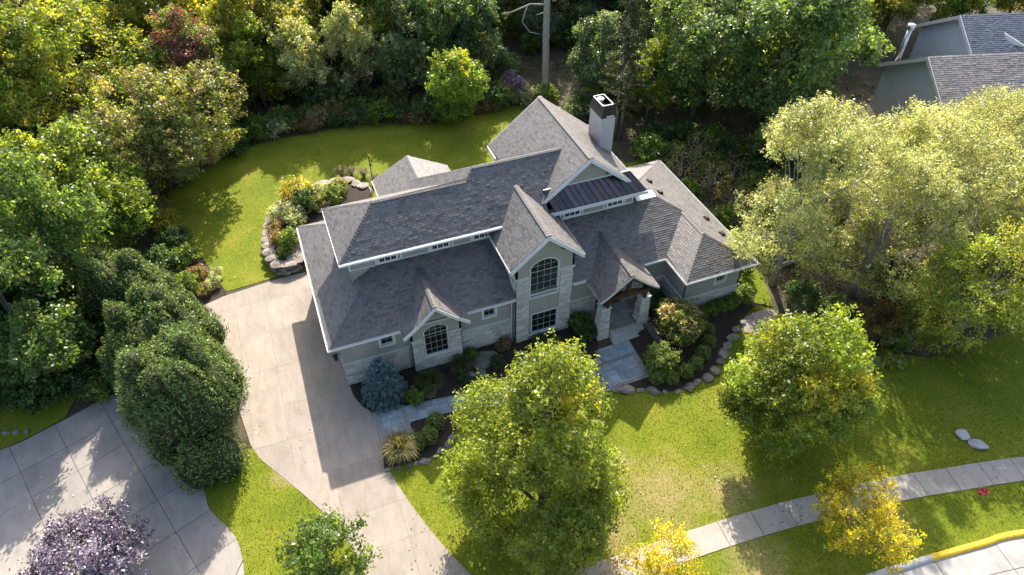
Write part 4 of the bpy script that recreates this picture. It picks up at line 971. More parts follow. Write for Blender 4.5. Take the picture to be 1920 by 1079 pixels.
def crown_mesh(name, Rr, Hh, zb, n, leaf, seed, pal, w, peak=0.42, top=None, top_p=0.0, spray=0.9, per=30, wid=0.20, up=0.55, flat=1.0, hollow=0.22, lob=0.16, mat='leaf', aspect=0.62, cvar=0.22, lobes=34, lobe_r=0.34, cone=0.0):
    """boughs (lobes) round the crown, sprays standing on the boughs, leaves on the sprays"""
    rng = np.random.default_rng(seed); nc = max(8, n//per)
    e = math.log(0.5)/math.log(peak)
    prof = lambda h: np.sqrt(np.clip(1-np.abs(2*h**e-1)**2.2, 0, 1))
    hl = []
    while len(hl) < lobes:
        q = rng.random()
        if rng.random() < prof(np.array([q]))[0]*0.9+0.12: hl.append(q)
    hl = np.array(hl); hl[0] = 0.97; tl = np.arange(lobes)*2.39996+rng.normal(size=lobes)*0.35; ph = rng.random(3)*6.28
    gl = 1+lob*np.sin(3*tl+ph[0])+lob*0.8*rng.normal(size=lobes)
    fl = np.where(rng.random(lobes) < hollow, 0.25, 0.64)
    rl = Rr*lobe_r*(0.75+0.55*rng.random(lobes))*(0.55+0.45*prof(hl)); rr = np.maximum(0.0, Rr*prof(hl)*gl*fl)
    rr = rr*(1-cone*hl); rl = rl*(1-0.5*cone*hl)
    cl_ = np.stack([rr*np.cos(tl), rr*np.sin(tl), zb+rl*0.55+(2*Hh-rl*1.15)*hl], 1)
    ol = np.stack([np.cos(tl), np.sin(tl), (hl-0.35)*1.6], 1); ol /= np.linalg.norm(ol, axis=1, keepdims=True)
    lc = np.exp(0.20*rng.normal(size=lobes)); wl = rl**2/np.sum(rl**2)
    k = rng.choice(lobes, nc, p=wl); d = rng.normal(size=(nc, 3)); d /= np.linalg.norm(d, axis=1, keepdims=True)
    bad = np.sum(d*ol[k], axis=1)+0.5*d[:, 2] < -0.25; d[bad] = -d[bad]
    out = d*0.6+ol[k]*0.5; out /= np.linalg.norm(out, axis=1, keepdims=True)
    c = cl_[k]+d*(rl[k]*(0.55+0.45*rng.random(nc)**0.4))[:, None]*np.array([1, 1, 0.82])
    c[:, 2] = np.maximum(c[:, 2], zb*0.6+0.1)
    h = np.clip((c[:, 2]-zb)/(2*Hh), 0, 1)
    ax = out*0.9+np.array([0, 0, up])+0.4*rng.normal(size=(nc, 3)); ax /= np.linalg.norm(ax, axis=1, keepdims=True)
    cc = palette(rng, nc, pal, w)*np.exp(cvar*rng.normal(size=(nc, 1))*0.7)*lc[k][:, None]
    if top is not None:
        lb_ = rng.random(lobes); yes = (lb_[k]*0.75+rng.random(nc)*0.25) < top_p*np.clip((h-0.2)*1.5, 0, 1)*np.clip(0.5+d[:, 2], 0, 1)*1.3; cc[yes] = np.array(top)*np.exp(0.18*rng.normal(size=(yes.sum(), 1)))
    j = np.repeat(np.arange(nc), per); m = len(j); t = rng.random(m)
    L = spray*(0.5+0.9*rng.random(nc))
    P = c[j]+ax[j]*(L[j]*(t-0.35))[:, None]+rng.normal(size=(m, 3))*(wid*(1.25-0.9*t))[:, None]*np.array([1, 1, flat])
    Nn = out[j]*0.45+np.array([0, 0, 0.6])+0.75*rng.normal(size=(m, 3))
    colr = cc[j]*np.exp(0.16*rng.normal(size=(m, 1)))*(1+0.06*rng.normal(size=(m, 3)))*LEAFGAIN
    sz = leaf*(0.65+0.7*rng.random(m))
    tips = np.concatenate([cl_, c[rng.permutation(nc)]])
    return leaf_mesh(name, P, Nn, sz, colr, M[mat], aspect, seed=seed+1), tips
def trunk_mesh(name, height_, r0, tips, mat, seed=0, n_limbs=10, fork=0.35, n_twigs=60, lean=(0, 0)):
    rng = random.Random(seed); mb = MB()
    ax = [(0, 0, -0.15)]; k = 6
    for i in range(1, k+1):
        z = height_*i/k; ax.append((lean[0]*i/k+rng.uniform(-0.1, 0.1)*height_*0.03*i, lean[1]*i/k+rng.uniform(-0.1, 0.1)*height_*0.03*i, z))
    rad = [r0*1.5]+[r0*(1-0.88*i/k) for i in range(1, k+1)]
    mb.tube(ax, rad, 9)
    def on(z):
        for i in range(k):
            if ax[i+1][2] >= z: f = (z-ax[i][2])/(ax[i+1][2]-ax[i][2]); return Vector(ax[i]).lerp(Vector(ax[i+1]), f), rad[i]+(rad[i+1]-rad[i])*f
        return Vector(ax[-1]), rad[-1]
    limbs = []
    for i in range(min(n_limbs, len(tips))):
        tip = Vector(tips[i]); z = max(height_*0.12, min(height_*0.9, tip.z*fork+rng.uniform(0, 0.2)*tip.z)); p, rr = on(z)
        mid = p.lerp(tip, 0.5)+Vector((rng.uniform(-0.3, 0.3), rng.uniform(-0.3, 0.3), rng.uniform(0.0, 0.5)))
        pts = [p, p.lerp(mid, 0.55)+Vector((0, 0, 0.1)), mid, mid.lerp(tip, 0.55), tip]; mb.tube(pts, [rr*0.6, rr*0.48, rr*0.36, rr*0.22, 0.012], 6, cap=False); limbs.append(pts)
    for i in range(n_limbs, min(n_limbs+n_twigs, len(tips))):
        tip = Vector(tips[i]); best = min((q for l in limbs for q in l[1:4]), key=lambda q: (q-tip).length) if limbs else on(tip.z*0.6)[0]
        mid = best.lerp(tip, 0.5)+Vector((rng.uniform(-0.12, 0.12), rng.uniform(-0.12, 0.12), rng.uniform(0, 0.2))); mb.tube([best, mid, tip], [r0*0.14, r0*0.09, 0.008], 4, cap=False)
    me = bpy.data.meshes.new(name); me.from_pydata(mb.v, [], mb.f); me.materials.append(mat); me.polygons.foreach_set('use_smooth', [True]*len(me.polygons)); return me
KIND = {}
def tree_kind(key, Rr, Hh, zb, n, leaf, seed, pal, w, bark='bark', r0=0.16, limbs=10, twigs=50, **kw):
    crown, tips = crown_mesh('crown', Rr, Hh, zb, n, leaf, seed, pal, w, **kw)
    KIND[key] = (crown, trunk_mesh('trunk', zb+1.7*Hh, r0, tips, M[bark], seed, limbs, 0.4, twigs))
def plant(name, key, x, y, label, cat, group=None, s=(1, 1, 1), rz=0.0, parts=('trunk', 'crown'), z=None):
    t = empty(name, (x, y, height(x, y) if z is None else z), rz); tag(t, label, cat, group)
    c, tr_ = KIND[key]
    for nm, me in ((parts[1], c), (parts[0], tr_)):
        if me is None: continue
        o = link(nm, me, t); o.scale = s
    return t
YG_ = [(0.115, 0.140, 0.014), (0.165, 0.175, 0.018), (0.070, 0.100, 0.012)]
# the two broad maples on the front lawn
tree_kind('maple_a', 4.5, 6.2, 0.6, 80000, 0.155, 1, [(0.075, 0.100, 0.014), (0.095, 0.120, 0.016), (0.120, 0.140, 0.019)], (3, 4, 3), r0=0.22, peak=0.33, lobes=34, lobe_r=0.36, lob=0.2, cone=0.62, top=(0.21, 0.20, 0.018), top_p=0.16, spray=1.1, limbs=16, twigs=120, wid=0.2, up=0.8, hollow=0.28)
plant('maple_tree', 'maple_a', 7.45, 15.2, 'big broad yellow-green maple in front of the tower, hiding the garden path', 'tree')
tree_kind('maple_b', 3.7, 4.1, 0.8, 60000, 0.155, 2, [(0.066, 0.092, 0.014), (0.085, 0.112, 0.016), (0.112, 0.134, 0.019)], (4, 4, 3), r0=0.19, peak=0.40, lobes=32, lobe_r=0.36, lob=0.16, cone=0.35, top=(0.17, 0.165, 0.018), top_p=0.32, spray=0.95, limbs=14, twigs=100, wid=0.19, up=0.7)
plant('maple_tree', 'maple_b', 22.25, 15.33, 'rounded maple with yellow top on the lawn right of the entrance bed', 'tree')
# yellow honey locusts by the street
LO = [(0.20, 0.180, 0.012), (0.26, 0.220, 0.014), (0.15, 0.155, 0.016), (0.13, 0.095, 0.016)]
tree_kind('locust_s', 2.45, 1.55, 1.4, 11500, 0.125, 3, LO, (4, 4, 2, 1), bark='greybark', r0=0.09, limbs=14, twigs=110, peak=0.5, spray=0.6, per=24, wid=0.14, hollow=0.18, lob=0.24)
plant('honey_locust', 'locust_s', 21.0, 8.74, 'small bright yellow tree between the sidewalk and the yellow kerb', 'tree', s=(0.86, 0.86, 0.95))
plant('honey_locust', 'locust_s', 10.9, 9.6, 'small yellow-green tree cut off by the bottom edge beside the sidewalk', 'tree', s=(0.86, 0.86, 0.78), rz=2.1)
tree_kind('glossy', 1.55, 1.45, 0.5, 6500, 0.17, 4, [(0.045, 0.075, 0.018), (0.065, 0.095, 0.022), (0.085, 0.115, 0.030)], (4, 3, 2), r0=0.07, limbs=10, twigs=40, peak=0.42, spray=0.9, per=26, wid=0.17, lob=0.26)
plant('young_tree', 'glossy', -3.0, 16.4, 'young glossy green tree beside the driveway at the bottom edge', 'tree')
tree_kind('purple', 2.8, 1.7, 0.4, 17000, 0.14, 5, [(0.050, 0.040, 0.058), (0.075, 0.058, 0.082), (0.100, 0.090, 0.110)], (4, 3, 2), r0=0.10, limbs=12, twigs=70, peak=0.45, spray=0.8, per=26, wid=0.16, mat='purple', lob=0.2)
plant('plum_tree', 'purple', -13.2, 19.6, 'purple-leaved plum tree on the neighbouring driveway island', 'tree')
# birch and pale locusts to the right of the house
PL = [(0.205, 0.205, 0.064), (0.265, 0.252, 0.090), (0.152, 0.164, 0.052), (0.108, 0.126, 0.040)]
tree_kind('pale_a', 4.4, 6.0, 1.6, 50000, 0.135, 6, PL, (4, 4, 3, 2), bark='greybark', r0=0.2, limbs=22, twigs=200, peak=0.56, spray=0.85, per=24, wid=0.17, hollow=0.25, lob=0.22, top=(0.23, 0.225, 0.08), top_p=0.3, flat=0.7, mat='leaf_pale', lobes=44, lobe_r=0.30)
tree_kind('pale_b', 6.0, 4.8, 1.6, 70000, 0.14, 7, PL, (4, 4, 3, 1), bark='greybark', r0=0.24, limbs=26, twigs=240, peak=0.60, spray=0.95, per=24, wid=0.18, hollow=0.25, lob=0.24, top=(0.24, 0.232, 0.085), top_p=0.3, flat=0.7, mat='leaf_pale', lobes=54, lobe_r=0.28)
plant('locust_tree', 'pale_a', 28.9, 25.2, 'pale yellow-green locust tree with grey twigs beside the right wing', 'tree')
plant('locust_tree', 'pale_b', 39.4, 24.8, 'wide pale yellow locust tree in front of the grey neighbouring roofs', 'tree')
plant('locust_tree', 'pale_a', 33.6, 22.6, 'thinner pale locust tree between the right wing and the wide locust', 'tree', s=(0.9, 0.9, 0.82), rz=1.3)
plant('locust_tree', 'pale_b', 49.5, 27.5, 'pale yellow locust tree at the right edge below the neighbouring house', 'tree', s=(0.75, 0.75, 0.85), rz=2.4)
tree_kind('birch', 3.4, 4.3, 0.9, 30000, 0.15, 8, [(0.075, 0.100, 0.018), (0.100, 0.122, 0.022), (0.130, 0.138, 0.024)], (4, 4, 2), bark='greybark', r0=0.12, limbs=14, twigs=80, peak=0.45, spray=0.9, per=26, wid=0.18, up=-0.1, top=(0.17, 0.16, 0.025), top_p=0.2)
plant('birch_tree', 'birch', 35.6, 16.6, 'drooping green and yellow birch at the right edge of the lawn', 'tree')
plant('birch_tree', 'birch', 42.5, 19.0, 'further drooping birch cut off by the right edge', 'tree', s=(1, 1, 0.95), rz=2.0)
# trees at the left
OK_ = [(0.085, 0.108, 0.030), (0.115, 0.125, 0.040), (0.130, 0.115, 0.050), (0.060, 0.085, 0.025)]
tree_kind('oak_big', 7.2, 6.4, 3.2, 50000, 0.25, 9, [(0.085, 0.115, 0.018), (0.125, 0.140, 0.022), (0.175, 0.165, 0.025), (0.06, 0.09, 0.016)], (4, 4, 2, 2), r0=0.5, limbs=18, twigs=90, peak=0.5, spray=1.1, per=34, wid=0.28, lob=0.24)
plant('oak_tree', 'oak_big', -16.5, 60.4, 'huge spreading oak with bare dark limbs in the top left corner', 'tree')
tree_kind('oak_low', 7.0, 3.6, 2.2, 46000, 0.22, 10, OK_, (3, 3, 4, 2), r0=0.34, limbs=18, twigs=80, peak=0.5, spray=1.0, per=34, wid=0.24, lob=0.26, flat=0.6)
plant('oak_tree', 'oak_low', -9.6, 53.2, 'low wide oak with olive-brown leaves reaching over the back lawn', 'tree')
tree_kind('lime', 4.8, 4.4, 0.9, 38000, 0.22, 11, [(0.080, 0.112, 0.016), (0.108, 0.138, 0.020), (0.056, 0.088, 0.014)], (4, 3, 3), r0=0.25, limbs=14, twigs=60, peak=0.48, spray=1.0, per=30, wid=0.22, top=(0.16, 0.18, 0.02), top_p=0.2)
plant('linden_tree', 'lime', -14.4, 46.4, 'bright green rounded tree at the left edge below the oaks', 'tree')
tree_kind('dark', 3.4, 4.9, 0.6, 30000, 0.22, 12, [(0.046, 0.076, 0.020), (0.062, 0.096, 0.024), (0.086, 0.116, 0.030)], (4, 4, 2), r0=0.2, limbs=12, twigs=50, peak=0.45, spray=0.9, per=30, wid=0.22)
plant('leafy_tree', 'dark', -16.6, 34.6, 'dark green tree at the left edge above the neighbouring driveway', 'tree')
plant('leafy_tree', 'dark', -20.5, 37.0, 'dark tree cut off by the left edge next to the driveway tree', 'tree', s=(1.05, 1.05, 0.95), rz=1.0)
plant('leafy_tree', 'dark', -18.5, 41.0, 'shaded dark tree tucked below the bright linden', 'tree', s=(0.9, 0.9, 0.8), rz=2.0)
plant('leafy_tree', 'dark', -14.6, 39.2, 'tall dark tree added for its shade behind the furthest evergreen mound', 'tree', s=(0.9, 0.9, 1.2), rz=3.0)  # added to throw more shade on the neighbouring driveway
# dense clipped-looking evergreens between the driveways
def yew_mesh(name, blobs, n, leaf, seed, pal, w):
    rng = np.random.default_rng(seed); tot = sum(b[3]*b[4] for b in blobs); PP = []; NN = []; CC = []
    for (x, y, z, r, hh) in blobs:
        m = int(n*r*hh/tot); d = rng.normal(size=(m, 3)); d /= np.linalg.norm(d, axis=1, keepdims=True); d[:, 2] = np.where(d[:, 2] < -0.45, -d[:, 2], d[:, 2])
        bump_ = 1+0.09*np.sin(6*d[:, 0]+3*d[:, 2]+x*3)+0.08*np.sin(7*d[:, 1]-5*d[:, 2]+y)+0.05*np.sin(13*d[:, 0]+11*d[:, 1])
        f = (1-0.16*rng.random(m)**1.5)*bump_
        P = np.stack([x+d[:, 0]*r*f, y+d[:, 1]*r*f, z+d[:, 2]*hh*f], 1); ok = P[:, 2] > 0.02
        for (x2, y2, z2, r2, h2) in blobs:
            if (x2, y2, z2) == (x, y, z): continue
            ok &= (((P[:, 0]-x2)/r2)**2+((P[:, 1]-y2)/r2)**2+((P[:, 2]-z2)/h2)**2) > 0.80
        patch = np.sin(2.2*P[:, 0]+1.3*P[:, 2]+seed)*np.sin(1.9*P[:, 1]-1.1*P[:, 2])
        c = palette(rng, m, pal, w)*np.exp(0.28*rng.normal(size=(m, 1)))*(1+0.18*patch[:, None])*2.3
        brown = rng.random(m) < 0.05+0.10*(patch > 0.45); c[brown] = np.array((0.14, 0.085, 0.03))*np.exp(0.3*rng.normal(size=(brown.sum(), 1)))
        PP.append(P[ok]); NN.append(d[ok]); CC.append(c[ok])
    P = np.concatenate(PP); d = np.concatenate(NN); c = np.concatenate(CC); m = len(P)
    T = d+np.array([0, 0, 0.75])+0.45*rng.normal(size=(m, 3)); Nn = rng.normal(size=(m, 3))*0.9+d*0.5
    return leaf_mesh(name, P, Nn, leaf*(0.6+0.8*rng.random(m)), c, M['needle'], 0.26, T=T, fold=0.04, seed=seed)
def lumpy(Rr, Hh, n, seed, lean=(0, 0)):
    rng = random.Random(seed); out = [(0, 0, Hh*0.42, Rr*0.74, Hh*0.46)]
    for i in range(n):
        a = i*2.39996+rng.uniform(-0.3, 0.3); f = rng.random(); z = Hh*(0.16+0.72*f); r = Rr*(1.0-0.62*f**1.5)*0.72; q = Rr*rng.uniform(0.20, 0.36)*(1-0.35*f); out.append((r*math.cos(a)+lean[0]*f, r*math.sin(a)+lean[1]*f, max(q*0.8, z-q*0.4), q, q*rng.uniform(1.4, 2.4)))
    return out
def core(blobs, mat, s=0.84):  # solid dark fill added inside the foliage so no light leaks through
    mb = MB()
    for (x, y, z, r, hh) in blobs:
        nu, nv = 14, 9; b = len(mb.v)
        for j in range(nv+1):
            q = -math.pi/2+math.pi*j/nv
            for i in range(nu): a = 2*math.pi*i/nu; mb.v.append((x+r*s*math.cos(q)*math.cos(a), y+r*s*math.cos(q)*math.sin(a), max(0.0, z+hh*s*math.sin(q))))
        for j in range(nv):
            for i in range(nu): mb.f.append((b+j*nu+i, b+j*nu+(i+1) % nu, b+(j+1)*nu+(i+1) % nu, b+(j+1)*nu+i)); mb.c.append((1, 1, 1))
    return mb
YEW = [(0.045, 0.070, 0.018), (0.065, 0.092, 0.022), (0.090, 0.115, 0.030)]
M['twig'] = plain('core_and_stem', (0.030, 0.034, 0.014), 0.95, 0.4, 6)
def evergreen(name, x, y, blobs, n, leaf, seed, label, pal=YEW, w=(4, 4, 2), cat='evergreen shrub', group=None, s=0.84):
    t = empty(name, (x, y, height(x, y))); tag(t, label, cat, group)
    link('foliage', yew_mesh('foliage', blobs, n, leaf, seed, pal, w), t)
    c = core(blobs, M['twig'], s).build('dark_core', M['twig'], t, world=False)
    return t
evergreen('yew_tree', -8.1, 26.9, lumpy(3.9, 7.8, 40, 1, (-0.5, 0.3)), 62000, 0.19, 51, 'largest dense evergreen mound between the two driveways', cat='evergreen', s=0.80)
evergreen('yew_tree', -9.5, 32.4, lumpy(3.6, 6.0, 34, 2, (-0.4, 0.4)), 50000, 0.19, 52, 'middle evergreen mound of the row along the driveway', cat='evergreen', s=0.80)
evergreen('yew_tree', -11.7, 37.2, lumpy(3.2, 6.2, 30, 3), 40000, 0.19, 53, 'furthest evergreen mound of the row beside the dark tree', cat='evergreen', s=0.80)
# blue spruce by the garage
def spruce_mesh(name, Hh, Rr, seed, pal, tiers=15, dens=1.0, droop=0.3, leaf=0.13):
    rng = np.random.default_rng(seed); P = []; T = []; Cc = []
    for k in range(tiers):
        f = k/(tiers-1); z = 0.15+(Hh-0.25)*f; r = Rr*(1-f)**0.60*(1.0 if f > 0.1 else 0.9)+0.05; nb = int(7+17*(1-f))
        for b in range(nb):
            a = 2*math.pi*(b+0.5*(k % 2)+rng.uniform(-0.25, 0.25))/nb; L = r*rng.uniform(0.86, 1.08); m = int((16+40*L)*dens); t = rng.random(m)**0.7; wd = 0.05+0.20*L*(1-t)*0.9+0.05
            side = rng.uniform(-1, 1, m)*wd; rr = L*t; zz = z+0.22*L*(np.sin(t*2.4)*0.5)-droop*L*t*t+rng.normal(size=m)*0.03
            P.append(np.stack([rr*np.cos(a)-side*np.sin(a), rr*np.sin(a)+side*np.cos(a), zz], 1)); d = np.stack([np.cos(a)*np.ones(m)-0.9*np.sign(side)*np.sin(a), np.sin(a)*np.ones(m)+0.9*np.sign(side)*np.cos(a), 0.35+0.3*rng.normal(size=m)], 1); T.append(d)
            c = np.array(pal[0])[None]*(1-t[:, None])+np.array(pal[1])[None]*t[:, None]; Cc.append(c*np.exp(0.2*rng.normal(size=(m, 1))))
    P = np.concatenate(P); T = np.concatenate(T); c = np.concatenate(Cc); Nn = np.array([0, 0, 1.0])+0.6*rng.normal(size=(len(P), 3))
    return leaf_mesh(name, P, Nn, leaf*(0.7+0.6*rng.random(len(P))), c, M['needle'], 0.36, T=T, fold=0.03, seed=seed)
def conifer(name, x, y, Hh, Rr, seed, pal, label, cat='tree', group=None, bark='bark', **kw):
    t = empty(name, (x, y, height(x, y))); tag(t, label, cat, group); link('crown', spruce_mesh('crown', Hh, Rr, seed, pal, **kw), t)
    mb = MB(); mb.tube([(0, 0, -0.1), (0, 0, Hh*0.5), (0, 0, Hh*0.97)], [0.05+Hh*0.015, 0.03+Hh*0.008, 0.01], 7); mb.build('trunk', M[bark], t, world=False); return t
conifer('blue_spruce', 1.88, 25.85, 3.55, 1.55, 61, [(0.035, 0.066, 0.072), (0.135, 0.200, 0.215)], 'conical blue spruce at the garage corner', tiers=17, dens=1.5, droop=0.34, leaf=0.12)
# ------------------------------------------------------------------ trees along the back lawn
tree_kind('red', 3.5, 5.3, 0.5, 34000, 0.2, 13, [(0.045, 0.075, 0.016), (0.065, 0.090, 0.020), (0.085, 0.070, 0.025)], (5, 4, 1), r0=0.16, limbs=12, twigs=50, peak=0.4, spray=0.9, wid=0.2, top=(0.085, 0.032, 0.036), top_p=0.45)
plant('red_maple', 'red', -6.0, 60.0, 'maple turning red at the top, behind the left end of the back lawn', 'tree')
SV = [(0.145, 0.160, 0.085), (0.200, 0.205, 0.120), (0.095, 0.115, 0.045), (0.165, 0.150, 0.040)]
tree_kind('silver', 2.4, 4.0, 0.3, 18000, 0.17, 14, SV, (4, 3, 3, 1), r0=0.11, limbs=10, twigs=40, peak=0.42, spray=0.9, wid=0.18, cvar=0.35)
plant('willow_tree', 'silver', 3.3, 61.4, 'silvery leaved tree behind the back lawn, left of three', 'tree', 'silvery trees at the lawn edge')
plant('willow_tree', 'silver', 7.8, 61.2, 'silvery leaved tree behind the back lawn, middle of three', 'tree', 'silvery trees at the lawn edge', s=(0.9, 0.9, 1.12), rz=1.7)
tree_kind('pear', 2.6, 4.3, 0.4, 21000, 0.18, 15, [(0.070, 0.095, 0.040), (0.120, 0.140, 0.075), (0.050, 0.075, 0.025)], (4, 3, 3), r0=0.11, limbs=10, twigs=40, peak=0.40, spray=0.9, wid=0.18)
plant('pear_tree', 'pear', 12.1, 60.4, 'taller grey-green pointed tree, right of the silvery trees', 'tree')
tree_kind('vivid', 2.9, 3.2, 0.2, 22000, 0.18, 16, [(0.060, 0.100, 0.014), (0.082, 0.122, 0.016), (0.115, 0.145, 0.018)], (4, 4, 2), r0=0.1, limbs=10, twigs=40, peak=0.42, spray=0.9, wid=0.19, top=(0.24, 0.24, 0.02), top_p=0.25)
plant('maple_tree', 'vivid', 15.4, 54.6, 'vivid green small maple at the middle of the back lawn edge', 'tree')
tree_kind('smoke', 1.35, 1.3, 0.1, 6500, 0.12, 17, [(0.055, 0.038, 0.060), (0.085, 0.060, 0.085)], (3, 2), r0=0.05, limbs=6, twigs=20, mat='purple', spray=0.5, per=20, wid=0.11)
plant('smoke_bush', 'smoke', 21.8, 56.4, 'dark purple bush left of the dead trunk', 'shrub', parts=('stem', 'foliage'))
# dead trunk with broken limbs
dt = empty('dead_tree', (24.6, 55.0, 0)); tag(dt, 'tall bare grey dead trunk with broken limbs behind the main gable', 'tree')
mb = MB(); mb.tube([(0, 0, -0.2), (0.02, 0, 2), (-0.08, 0.05, 6), (-0.12, 0, 11), (-0.2, 0.1, 17)], [0.42, 0.34, 0.30, 0.26, 0.18], 10); mb.build('trunk', M['greybark'], dt, True, world=False)
for pts, r_ in (([(-0.1, 0, 9.2), (-1.6, 0.2, 9.4), (-3.4, 0.1, 9.0), (-4.3, 0.3, 8.9)], 0.10), ([(-1.9, 0.2, 9.35), (-2.4, 0.1, 8.0), (-1.7, 0.0, 7.0), (-0.8, 0, 6.7)], 0.06), ([(-0.1, 0, 8.6), (-1.2, -0.1, 8.5)], 0.06), ([(0, 0, 10.5), (1.6, 0.2, 11.6)], 0.08)):
    mb = MB(); mb.tube(pts, [r_*(1-0.7*i/(len(pts)-1)) for i in range(len(pts))], 6); mb.build('limb', M['greybark'], dt, True, world=False)
# tall thin pine behind the chimney
def pine(name, x, y, Hh, Rr, seed, label, pal, trunks=((0, 0),), n=9000, cat='tree', group=None, z0=0.22):
    t = empty(name, (x, y, height(x, y))); tag(t, label, cat, group); rng = np.random.default_rng(seed); P = []; Nn = []; Cc = []; mb = MB(); T = []
    for (dx, dy) in trunks:
        mb.tube([(dx, dy, -0.1), (dx*1.1, dy, Hh*0.5), (dx*1.2, dy, Hh*0.97)], [0.17, 0.12, 0.03], 8)
        for k in range(46):
            f = z0+(0.97-z0)*k/46; z = Hh*f; L = Rr*(1.05-f)**0.6*rng.uniform(0.55, 1.05); a = k*2.4+rng.uniform(-0.4, 0.4); ca, sa = math.cos(a), math.sin(a); up_ = rng.uniform(-0.1, 0.25)
            tip = (dx*1.1+L*ca, dy+L*sa, z+up_*L); mb.tube([(dx*1.1, dy, z), tip], [0.035, 0.008], 4, cap=False)
            for q in range(5):
                u = 0.35+0.65*(q+rng.random())/5; c = np.array((dx*1.1+L*u*ca, dy+L*u*sa, z+up_*L*u))+rng.normal(size=3)*0.12; m = n//(46*5*len(trunks)); d = rng.normal(size=(m, 3)); d /= np.linalg.norm(d, axis=1, keepdims=True)
                P.append(c+d*0.26*rng.random((m, 1))**0.5); T.append(d+np.array([0, 0, 0.4])); Nn.append(rng.normal(size=(m, 3))); Cc.append(palette(rng, m, pal, [1]*len(pal))*math.exp(0.25*rng.normal()))
    P = np.concatenate(P); me = leaf_mesh('crown', P, np.concatenate(Nn), 0.26*(0.7+0.6*rng.random(len(P))), np.concatenate(Cc), M['needle'], 0.22, T=np.concatenate(T), fold=0.02, seed=seed)
    link('crown', me, t); mb.build('trunk', M['greybark'], t, True, world=False); return t
pine('pine_tree', 27.9, 46.2, 13.0, 2.9, 71, 'thin tall pine with two pale trunks behind the chimney', [(0.060, 0.072, 0.020), (0.085, 0.095, 0.028), (0.045, 0.06, 0.018)], ((-0.3, 0), (0.3, 0.1)), 17000)
# the wood behind: broad-leaved kinds reused with their own turn and size
tree_kind('wood_yellow', 4.0, 5.0, 2.5, 22000, 0.27, 21, [(0.130, 0.138, 0.022), (0.170, 0.160, 0.024), (0.090, 0.112, 0.020), (0.13, 0.105, 0.03)], (4, 3, 4, 1), r0=0.2, limbs=12, twigs=30, peak=0.5, spray=1.1, wid=0.26, lob=0.22)
tree_kind('wood_lime', 3.9, 5.2, 2.5, 22000, 0.27, 22, [(0.090, 0.125, 0.014), (0.130, 0.150, 0.018), (0.060, 0.09, 0.014)], (4, 3, 3), r0=0.2, limbs=12, twigs=30, peak=0.5, spray=1.1, wid=0.26, lob=0.22, top=(0.17, 0.17, 0.02), top_p=0.2)
tree_kind('wood_dark', 4.1, 5.4, 2.5, 23000, 0.27, 23, [(0.042, 0.068, 0.022), (0.058, 0.088, 0.028), (0.080, 0.108, 0.034)], (4, 4, 2), r0=0.22, limbs=12, twigs=30, peak=0.48, spray=1.1, wid=0.26, lob=0.2)
tree_kind('wood_blue', 3.6, 4.8, 1.5, 21000, 0.25, 24, [(0.042, 0.066, 0.034), (0.058, 0.086, 0.044), (0.085, 0.112, 0.055)], (4, 4, 2), r0=0.2, limbs=12, twigs=30, peak=0.42, spray=0.9, wid=0.24, lob=0.2, up=-0.1)
plant('broadleaf_tree', 'wood_dark', 40.4, 41.0, 'large dark green tree left of the neighbouring house', 'tree', s=(1.22, 1.22, 1.15))
plant('broadleaf_tree', 'wood_dark', 35.0, 45.5, 'dark green tree behind the brush to the right of the pine', 'tree', s=(1.05, 1.05, 1.0), rz=1.1)
plant('broadleaf_tree', 'wood_blue', 45.0, 47.0, 'blue-green tree behind the large dark tree', 'tree', s=(1.3, 1.3, 1.2), rz=0.6)
LAB = {'wood_yellow': ('yellowing tree in the back wood', 'yellowing trees of the back wood'), 'wood_lime': ('light green tree in the back wood', 'light green trees of the back wood'),
       'wood_dark': ('dark green tree in the back wood', 'dark trees of the back wood'), 'wood_blue': ('blue-green tree in the back wood', 'blue-green trees of the back wood')}
rw = random.Random(5); spots = []
for j, Y in enumerate((67, 72.5, 78.5, 85, 92.5, 101)):
    X = -34+(j % 2)*3.0-j*2.0
    while X < 66+j*4:
        x, y = X+rw.uniform(-1.6, 1.6), Y+rw.uniform(-2.0, 2.0); X += 6.2
        if 44 < x < 80 and y < 66-(x-44)*0.28: continue
        if x > 33 and y < 64: continue
        if -24 < x < -8 and y < 67: continue
        if 22.5 < x < 27.5 and y < 78: continue
        spots.append((x, y))
for (x, y) in spots:
    if x < 14+rw.uniform(-4, 4): k = rw.choice(('wood_yellow', 'wood_yellow', 'wood_lime', 'wood_lime', 'wood_yellow') if x > -12 else ('wood_lime', 'wood_lime', 'wood_dark', 'wood_yellow'))
    elif x < 34+rw.uniform(-4, 4): k = rw.choice(('wood_blue', 'wood_dark', 'wood_blue', 'wood_lime'))
    else: k = rw.choice(('wood_dark', 'wood_dark', 'wood_blue', 'wood_lime'))
    s_ = rw.uniform(0.85, 1.15)*(0.85 if y < 70 else 1.0); plant('woodland_tree', k, x, y, LAB[k][0]+', '+('first row' if y < 69.8 else 'second row' if y < 75.5 else 'third row' if y < 81.8 else 'deepest rows')+(' left of the red maple' if x < -6 else ' behind the silvery trees' if x < 13 else ' behind the main gable' if x < 27 else ' behind the chimney and pine' if x < 40 else ' towards the neighbouring house'), 'tree', LAB[k][1], s=(s_*rw.uniform(0.9, 1.1), s_*rw.uniform(0.9, 1.1), s_*rw.uniform(0.9, 1.2)), rz=rw.uniform(0, 6.28))
